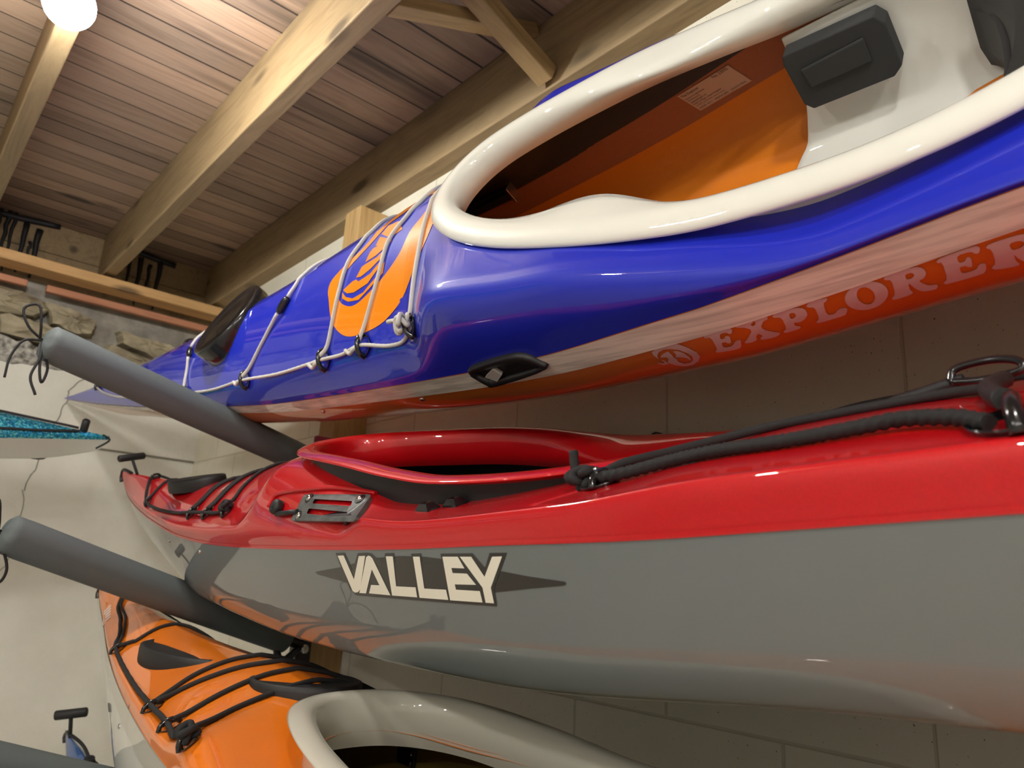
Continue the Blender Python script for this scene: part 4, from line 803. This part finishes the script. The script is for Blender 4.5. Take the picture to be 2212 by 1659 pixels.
mb = MB(); mb.tube([p, p + d * .008, p + d * .012, p + d * .0105, p + d * .0105], [.0125, .0125, .0105, .009, .001], 20); kn = mb.build('slider_knob', M['rubber'], plate)
mb = MB(); mb.tube([KR.deck_p(1.505, .2225, .006), KR.deck_p(1.58, .226, .006)], .004, 8); mb.build('slider_rod', M['black'], kn)
cord(KR, [(1.452, .212), (1.462, .202), (1.50, .200), (1.57, .2), (1.66, .197), (1.742, .196)], .0035, M['red'], kr, 'recess_lip')
for x, v in ((1.879, .216), (1.918, .2035)):
    mb = MB(); mb.grid(np.array([[(a * sx, a * .62 * sy, z) for sx, sy in ((1, 1), (-1, 1), (-1, -1), (1, -1))] for a, z in ((.016, -.002), (.015, .002), (.009, .008), (.0085, .009), (.004, .0055), (.0001, .0055))]), closed_v=True, smooth=False)
    child('deck_stud', mb, M['black_gloss'], kr, oriented(KR, x, v) @ Matrix.Rotation(R(-8), 4, 'Z'))
# aft deck rigging beside the cockpit
aft = fitting(KR, kr, 2.152, .213, R(15), .95); screw_m = oriented(KR, 2.152, .213, .012)
mb = MB(); mb.box((0, 0, 0), (.026, .016, .010), bev=.003); child('fitting_clip', mb, M['black_gloss'], kr, screw_m @ Matrix.Rotation(R(-20), 4, 'Z'))
mb = MB(); mb.tube([(0, 0, .004), (0, 0, .0065)], [.0045, .0035], 10); child('screw', mb, M['steel'], kr, screw_m)
knot(KR, kr, 2.136, .213, .0048, BC, 9, n=34, turns=3.6, amp=.009, off=.010)
mb = MB(); mb.tube(smooth_path([KR.deck_p(2.132, .210, .010), KR.deck_p(2.120, .204, .020), KR.deck_p(2.118, .198, .036)], 16), .0048, 8, twist=700, ridge=.12); mb.build('cord_end', BC, kr)
cord(KR, [(2.160, .218, .004), (2.185, .214, .003), (2.227, .201, .002), (2.285, .206, .002), (2.344, .209, .002), (2.40, .205, .003), (2.43, .204, .004), (2.465, .2165, .003), (2.49, .236, .001)], .0056, BC, kr, 'deck_line', twist=700., ridge=.16, nn=12)
cord(KR, [(2.158, .204, .008), (2.172, .188, .010), (2.20, .150, .006), (2.265, .105, .001), (2.369, .075), (2.43, .085, .001), (2.462, .11, .002)], .0046, BC, kr, 'bungee_cord')
cord(KR, [(2.10, -.2), (2.17, -.17, .001), (2.25, -.12), (2.36, -.09), (2.48, -.085)], .0042, BC, kr, 'bungee_cord')
fitting(KR, kr, 2.503, .228, R(10), 1.3)
cord(KR, [(2.470, .085, .002), (2.4700, .13, .003), (2.482, .175, .003), (2.497, .216, .008)], .0075, M['rubber'], kr, 'bungee_loop')
mb = MB(); mb.tube(smooth_path([KR.deck_p(2.365, .055, .002), KR.deck_p(2.40, .052, .006), KR.deck_p(2.435, .052, .012)], 12), [.002, .004, .0055, .006, .006, .006, .006, .006, .006, .006, .006, .005], 8); mb.build('strap', M['rubber'], kr)
mb = MB(); q = [KR.deck_p(2.425, .055, .012), KR.deck_p(2.43, .05, .022), KR.deck_p(2.455, .05, .024), KR.deck_p(2.475, .055, .020), KR.deck_p(2.478, .06, .012), KR.deck_p(2.45, .058, .009), KR.deck_p(2.425, .055, .012)]; mb.tube(smooth_path(q, 40), .0035, 8); mb.build('snap_clip', M['black_gloss'], kr)

# ------------------------------------------------------------------ orange kayak
lining(KO, .9, 3.0, ko, plain('olive_laminate', (.21, .15, .03), .55, bump=.4, bscale=700), inset=.005)
KO.build_deck(M['orange_in'], ko, HO, name='deck_lining', dz=-.005, x0=.9, x1=3.0, dx=.02)
mb = MB(); r_ = KO.hull_rows(1.08, 20, .007)[0]; d_ = KO.deck_rows(1.08, 20)[0]
ring = [(p[0], p[1]) for p in r_] + [(-p[0], p[1]) for p in r_[::-1][1:]] + [(-p[0], p[1] - .006) for p in d_[1:]] + [(p[0], p[1] - .006) for p in d_[::-1][1:-1]]
mb.prism(ring, lambda a, b, t: (t, -a, b), 1.075, 1.085); mb.build('bulkhead', M['black'], ko)
mb = MB(); mb.box((1.25, .212, -.215), (.26, .012, .030), bev=.003); rl2 = mb.build('footrest_rail', M['black'], ko)
mb = MB()
for t in (-1, 1): mb.tube([(1.372, .207 + .001 * t, -.215 + .012 * t), (1.376, .203, -.215 + .004 * t)], .002, 6)
for k in range(4): mb.tube([(1.16 + .05 * k, .205, -.206), (1.17 + .05 * k, .205, -.206)], .0014, 6); mb.tube([(1.15 + .05 * k, .205, -.224), (1.16 + .05 * k, .205, -.224)], .0014, 6)
mb.build('rail_marks', M['steel'], rl2)
PO = [(.30, .004, .006), (.40, .040, .002), (.5024, .058, .001), (.62, .085, .001), (.7052, .110, .004), (.95, .146, .001), (1.2032, .1796, .004), (1.3325, .1933, .004), (1.42, .210, .002), (1.500, .224, .006)]
for s_ in (1, -1): cord(KO, [(p[0], p[1] * s_, p[2]) for p in PO], .0042, BC, ko, 'deck_line', twist=900., ridge=.08)
cord(KO, [(.31, .006, .008), (.40, .034, .004), (.52, .052, .003), (.62, .078, .002), (.700, .104, .006)], .0030, BC, ko, 'deck_line')
for pts in ([(.705, .104, .004), (.722, .085), (.7316, .0771), (.7139, .0283), (.71, -.03), (.722, -.085), (.705, -.104, .004)],
            [(1.205, .172, .005), (1.180, .145), (1.168, .10), (1.172, .039), (1.18, -.03), (1.19, -.12), (1.205, -.172, .005)],
            [(1.210, .172, .005), (1.205, .145), (1.235, .085), (1.262, .02), (1.26, -.06), (1.24, -.13), (1.21, -.172, .005)],
            [(1.335, .186, .005), (1.328, .160), (1.327, .108), (1.325, .01), (1.33, -.08), (1.335, -.186, .005)],
            [(1.492, .212, .006), (1.462, .190, .001), (1.420, .1382), (1.403, .064), (1.390, -.015), (1.40, -.10), (1.43, -.17), (1.47, -.205, .005)]):
    cord(KO, pts, .0042, BC, ko, 'bungee_cord')
for x, v in ((.705, .108), (1.206, .178), (1.334, .192), (1.497, .221)):
    for s_ in (1, -1): fitting(KO, ko, x, v * s_, 0, .85)
fitting(KO, ko, .305, 0, 0, .8); knot(KO, ko, 1.500, .219, .0044, BC, 12, amp=.009)
knot(KO, ko, .27, 0., .004, BC, 14, amp=.008)
disc_hatch(KO, ko, .94, .185, .088, -.115, -.079, M['rubber'], R(1), -.032)
disc_hatch(KO, ko, 1.36, .10, .085, -.115, -.083, M['rubber'], 0, .0)
toggle(ko, KO.deck_p(.13, 0, .0), (.0, .0, .045), (.3, 1, .0), .012, .075)
mb = MB(); mb.tube(smooth_path([(.0, 0, -.03), (-.004, 0, -.014), (.03, 0, KO.deck_z(.03, 0) + .001), (.09, 0, KO.deck_z(.09, 0) + .001)], 14), .005, 8); mb.build('bow_trim', M['black'], ko)
screw(KO, ko, 1.0127, -.1968)
for k in range(5):
    w = k / 4; a = (.305 + .10 * w, .036 + .022 * w)
    decal('bow_sticker', [[a, (a[0] + .018, a[1] + .004), (a[0] + .026, a[1] + .020), (a[0] + .008, a[1] + .016)]], lambda a, b: KO.deck_p(a, b, .0008), plain('pale_sticker', (.75, .60, .50), .5) if k == 0 else bpy.data.materials['pale_sticker'], ko)

# ------------------------------------------------------------------ two more boats on the left
DF = [0, .35, .68, .90, .98, 1]
M['sparkle'] = gel('teal_sparkle', (.004, .13, .24))
def sparkle(m):
    nt = m.node_tree; b = nt.nodes['Principled BSDF']; tc = N(nt, 'ShaderNodeTexCoord'); vo = N(nt, 'ShaderNodeTexVoronoi', i_Scale=240.); nt.links.new(tc.outputs['Object'], vo.inputs['Vector'])
    sp = N(nt, 'ShaderNodeSeparateColor'); nt.links.new(vo.outputs['Color'], sp.inputs[0]); r = ramp(nt, [(.40, (.005, .16, .33)), (.66, (.02, .48, .66)), (.86, (.25, .95, 1.))], sp.outputs[0])
    nt.links.new(r.outputs['Color'], b.inputs['Base Color']); b.inputs['Metallic'].default_value = .6
    # each flake is its own tiny mirror: tilt it
    sb = N(nt, 'ShaderNodeVectorMath', operation='SUBTRACT'); sb.inputs[1].default_value = (.5, .5, .5); nt.links.new(vo.outputs['Color'], sb.inputs[0])
    sc = N(nt, 'ShaderNodeVectorMath', operation='SCALE'); sc.inputs['Scale'].default_value = .9; nt.links.new(sb.outputs[0], sc.inputs[0])
    ge = N(nt, 'ShaderNodeNewGeometry'); ad = N(nt, 'ShaderNodeVectorMath', operation='ADD'); nt.links.new(ge.outputs['Normal'], ad.inputs[0]); nt.links.new(sc.outputs[0], ad.inputs[1])
    no = N(nt, 'ShaderNodeVectorMath', operation='NORMALIZE'); nt.links.new(ad.outputs[0], no.inputs[0]); nt.links.new(no.outputs[0], b.inputs['Normal'])
sparkle(M['sparkle'])
KT = Kayak((.566, 2.60, .362), -42, -90, 4.4, .26, 2.3, 1.6, [(0, -.004), (.27, -.018), (.6, -.045), (1.5, -.09), (2.3, -.10), (3.4, -.08), (4.4, 0)],
    [(0, -.03), (.02, -.05), (.06, -.07), (.15, -.105), (.27, -.130), (.6, -.18), (1.5, -.27), (2.5, -.28), (3.7, -.24), (4.3, -.08), (4.4, -.02)],
    [(0, .014, DF, VR), (.1, .022, DF, VR), (.5, .05, DF, VR), (1.2, .09, DF, VR), (2.3, .09, DF, VR), (3.6, .07, DF, VR), (4.4, .014, DF, VR)])
kt = empty('sea_kayak', KT.M, 'sparkling teal kayak with a white hull, bow tip sticking in at the left', 'kayak')
KT.build_deck(M['sparkle'], kt); KT.build_hull(M['white_gel'], kt)
for s_ in (1, -1): cord(KT, [(.09, .006 * s_, .003), (.25, .035 * s_, .001), (.6, .085 * s_, .001), (1.1, .14 * s_, .001)], .004, BC, kt, 'deck_line')
mb = MB(); mb.tube([(.075, .0, -.014), (.075, -.012, .030), (.075, -.016, .044), (.075, -.0165, .047)], [.0115, .0115, .0115, .008], 12); tg = mb.build('toggle_handle', M['rubber'], kt)
screw(KT, kt, .16, -.03); mb = MB(); mb.tube(smooth_path([(.02, .0, .012), (-.002, .008, .0), (.03, .02, -.03)], 10), .003, 6); mb.build('toggle_cord', BC, kt)
mb = MB(); mb.ball((.17, -.03, -.125), (.03, .01, .01), 10, 8); mb.build('hull_fitting', M['black'], kt)
KS = Kayak((.60, 2.58, -.495), 8, 0, 4.6, .26, 1.8, 1.15, [(0, -.008), (.1, -.03), (.4, -.09), (1., -.14), (2.2, -.16), (3.4, -.13), (4.6, 0)],
    [(0, -.02), (.02, -.05), (.1, -.14), (.3, -.25), (.8, -.34), (1.5, -.36), (2.5, -.36), (3.8, -.30), (4.5, -.08), (4.6, -.02)],
    [(0, .014, HR, VR), (.3, .04, HR, VR), (.8, .06, HR, VR), (1.5, .08, HR, VR), (3.0, .08, HR, VR), (4.6, .014, HR, VR)])
ks = empty('sea_kayak', KS.M, 'small blue kayak bow below the orange kayak, mostly hidden by the lowest padded arm', 'kayak')
KS.build_deck(M['navy'], ks); KS.build_hull(M['navy'], ks); KS.band(M['orange_deck'], ks, .012, 0.0)
toggle(ks, KS.deck_p(.06, 0, 0), (.0, .0, .06), (.45, 1, .0), .013, .085)
mb = MB(); mb.tube(smooth_path([(.0, 0, -.03), (-.004, 0, -.014), (.03, 0, KS.deck_z(.03, 0) + .001), (.07, 0, KS.deck_z(.07, 0) + .001)], 14), .006, 8); mb.build('bow_trim', M['black'], ks)
for s_ in (1, -1): cord(KS, [(.30, .006 * s_, .004), (.42, .045 * s_, .002), (.6, .08 * s_, .001)], .0045, BC, ks, 'deck_line')
cord(KS, [(.08, .0, .004), (.18, -.006, .006), (.30, .0, .006)], .0045, BC, ks, 'deck_line'); fitting(KS, ks, .30, 0, 0, .9); knot(KS, ks, .29, 0, .0045, BC, 21, amp=.008)

# ------------------------------------------------------------------ the rack
M['sleeve'] = plain('grey_foam_sleeve', (.105, .122, .122), .72, bump=.15, bscale=400)
YR = 1.70
rack = empty('kayak_rack', Matrix.Translation((.924, 1.83, .11)), 'black steel wall rack with three sloping grey padded arms', 'rack')
def rchild(name, mb, mat, parent=None):
    """mesh given in world coordinates (z above camera height) -> part of the rack"""
    mb.v = [(x - .924, y - 1.83, z + ZC - .11) for x, y, z in mb.v]; return mb.build(name, mat, parent or rack)
mb = MB(); mb.box((.924, 1.83, -.46), (.040, .04, 1.56), bev=.002); rchild('upright', mb, M['black_paint'])
ARMS = [((.217, 1.70, .412), (.886, 1.815, .268)), ((.221, 1.70, .034), (.896, 1.815, -.177)), ((.221, 1.70, -.350), (.896, 1.815, -.587))]
for i, (a, b) in enumerate(ARMS):
    a = Vector(a); b = Vector(b); d = (b - a).normalized(); L = (b - a).length
    mb = MB(); mb.tube([a + d * .05, b + d * .02], .016, 12); arm = rchild('arm', mb, M['black_paint'])
    ts = [0, .004, .009, .016, .03, .06, .15, .3, .5, .7, .9, 1.]; rr = [.012, .022, .031, .0365, .037, .038, .038, .038, .0385, .038, .0375, .037]
    mb = MB(); mb.tube([a + d * (t * L * .96) for t in ts], rr, 28)
    for k in range(28 * 4):      # gathered pleats at the tied end
        x, y, z = mb.v[k]; j = k % 28; c = a + d * (ts[k // 28] * L * .96); q = Vector((x, y, z)) - c; q *= 1 + (.16, .12, .08, .03)[k // 28] * math.sin(j * 2 * math.pi * 7 / 28 + i); p = c + q; mb.v[k] = (p.x, p.y, p.z)
    sl = rchild('padded_sleeve', mb, M['sleeve'], arm)
    mb = MB(); rnd = random.Random(3 + i)
    for tail in ([(0, 0, 0), (-.03, -.01, .02), (-.045, -.01, .055), (-.02, -.012, .065), (-.01, -.01, .03), (-.005, 0, 0)], [(0, 0, 0), (-.03, -.01, -.01), (-.05, -.012, -.05), (-.052, -.012, -.095)], [(0, 0, 0), (.0, -.014, -.04), (-.008, -.016, -.075), (.006, -.018, -.115)], [(.004, 0, -.02), (.018, -.014, -.06), (.012, -.014, -.085), (.004, -.014, -.06), (0, -.01, -.02)]):
        mb.tube(smooth_path([a + Vector(t) * (.9 + .2 * rnd.random()) for t in tail], 26), .0026, 6)
    rchild('drawstring', mb, BC, arm)
YU = 1.83; mb = MB()
mb.tube(smooth_path([(.909, YU - .03, -.162), (.867, YU - .035, -.153), (.847, YU - .03, -.188), (.862, YU - .03, -.224), (.89, YU - .03, -.206), (.909, YU - .022, -.196)], 24), .009, 8); rchild('bracket_hook', mb, M['black_paint'])
mb = MB(); mb.tube([(.924, YU - .019, -.196), (.924, YU - .027, -.196), (.924, YU - .028, -.196)], [.012, .011, .004], 14); rchild('bolt', mb, M['steel'])
mb = MB(); mb.box((.925, YU - .032, .22), (.095, .02, .24), bev=.004); pk = rchild('back_pad', mb, plain('dark_pink_foam', (.32, .02, .06), .6)); pk['label'] = 'dark pink pad'
timber('wall_stud', M['stud'], (1.008, 1.90, -.14), (.100, .09, 2.42), 'pale timber stud on the block wall behind the black rack upright', 'timber', bev=.002)
YP = .8045; mb = MB(); mb.tube([(W + .01, YP, .2615 + ZC), (W - .022, YP, .2615 + ZC)], .007, 10); mb.tube([(W - .022, YP, .2615 + ZC), (W - .024, YP, .2615 + ZC), (W - .024, YP, .2555 + ZC)], .007, 10)
hk = tag(mb.build('wall_peg', M['black'], None), 'small black peg in the shaded block wall above the red kayak', 'peg')
# ------------------------------------------------------------------ light: the round ceiling bulbs of the room
def lamp_light(loc, power, rad, col=(1, .92, .80)):
    ld = bpy.data.lights.new('bulb_light', 'POINT'); ld.energy = power; ld.shadow_soft_size = rad; ld.color = col
    lo = bpy.data.objects.new('bulb_light', ld); lo.location = loc; COL.objects.link(lo); return lo
wd = bpy.data.worlds.new('world'); SC.world = wd; wd.use_nodes = True
wd.node_tree.nodes['Background'].inputs[0].default_value = (1, .95, .88, 1); wd.node_tree.nodes['Background'].inputs[1].default_value = .02
vs = SC.view_settings; vs.view_transform = 'Standard'; vs.look = 'None'; vs.gamma = 1.0; vs.exposure = 2.0; vs.use_curve_mapping = False
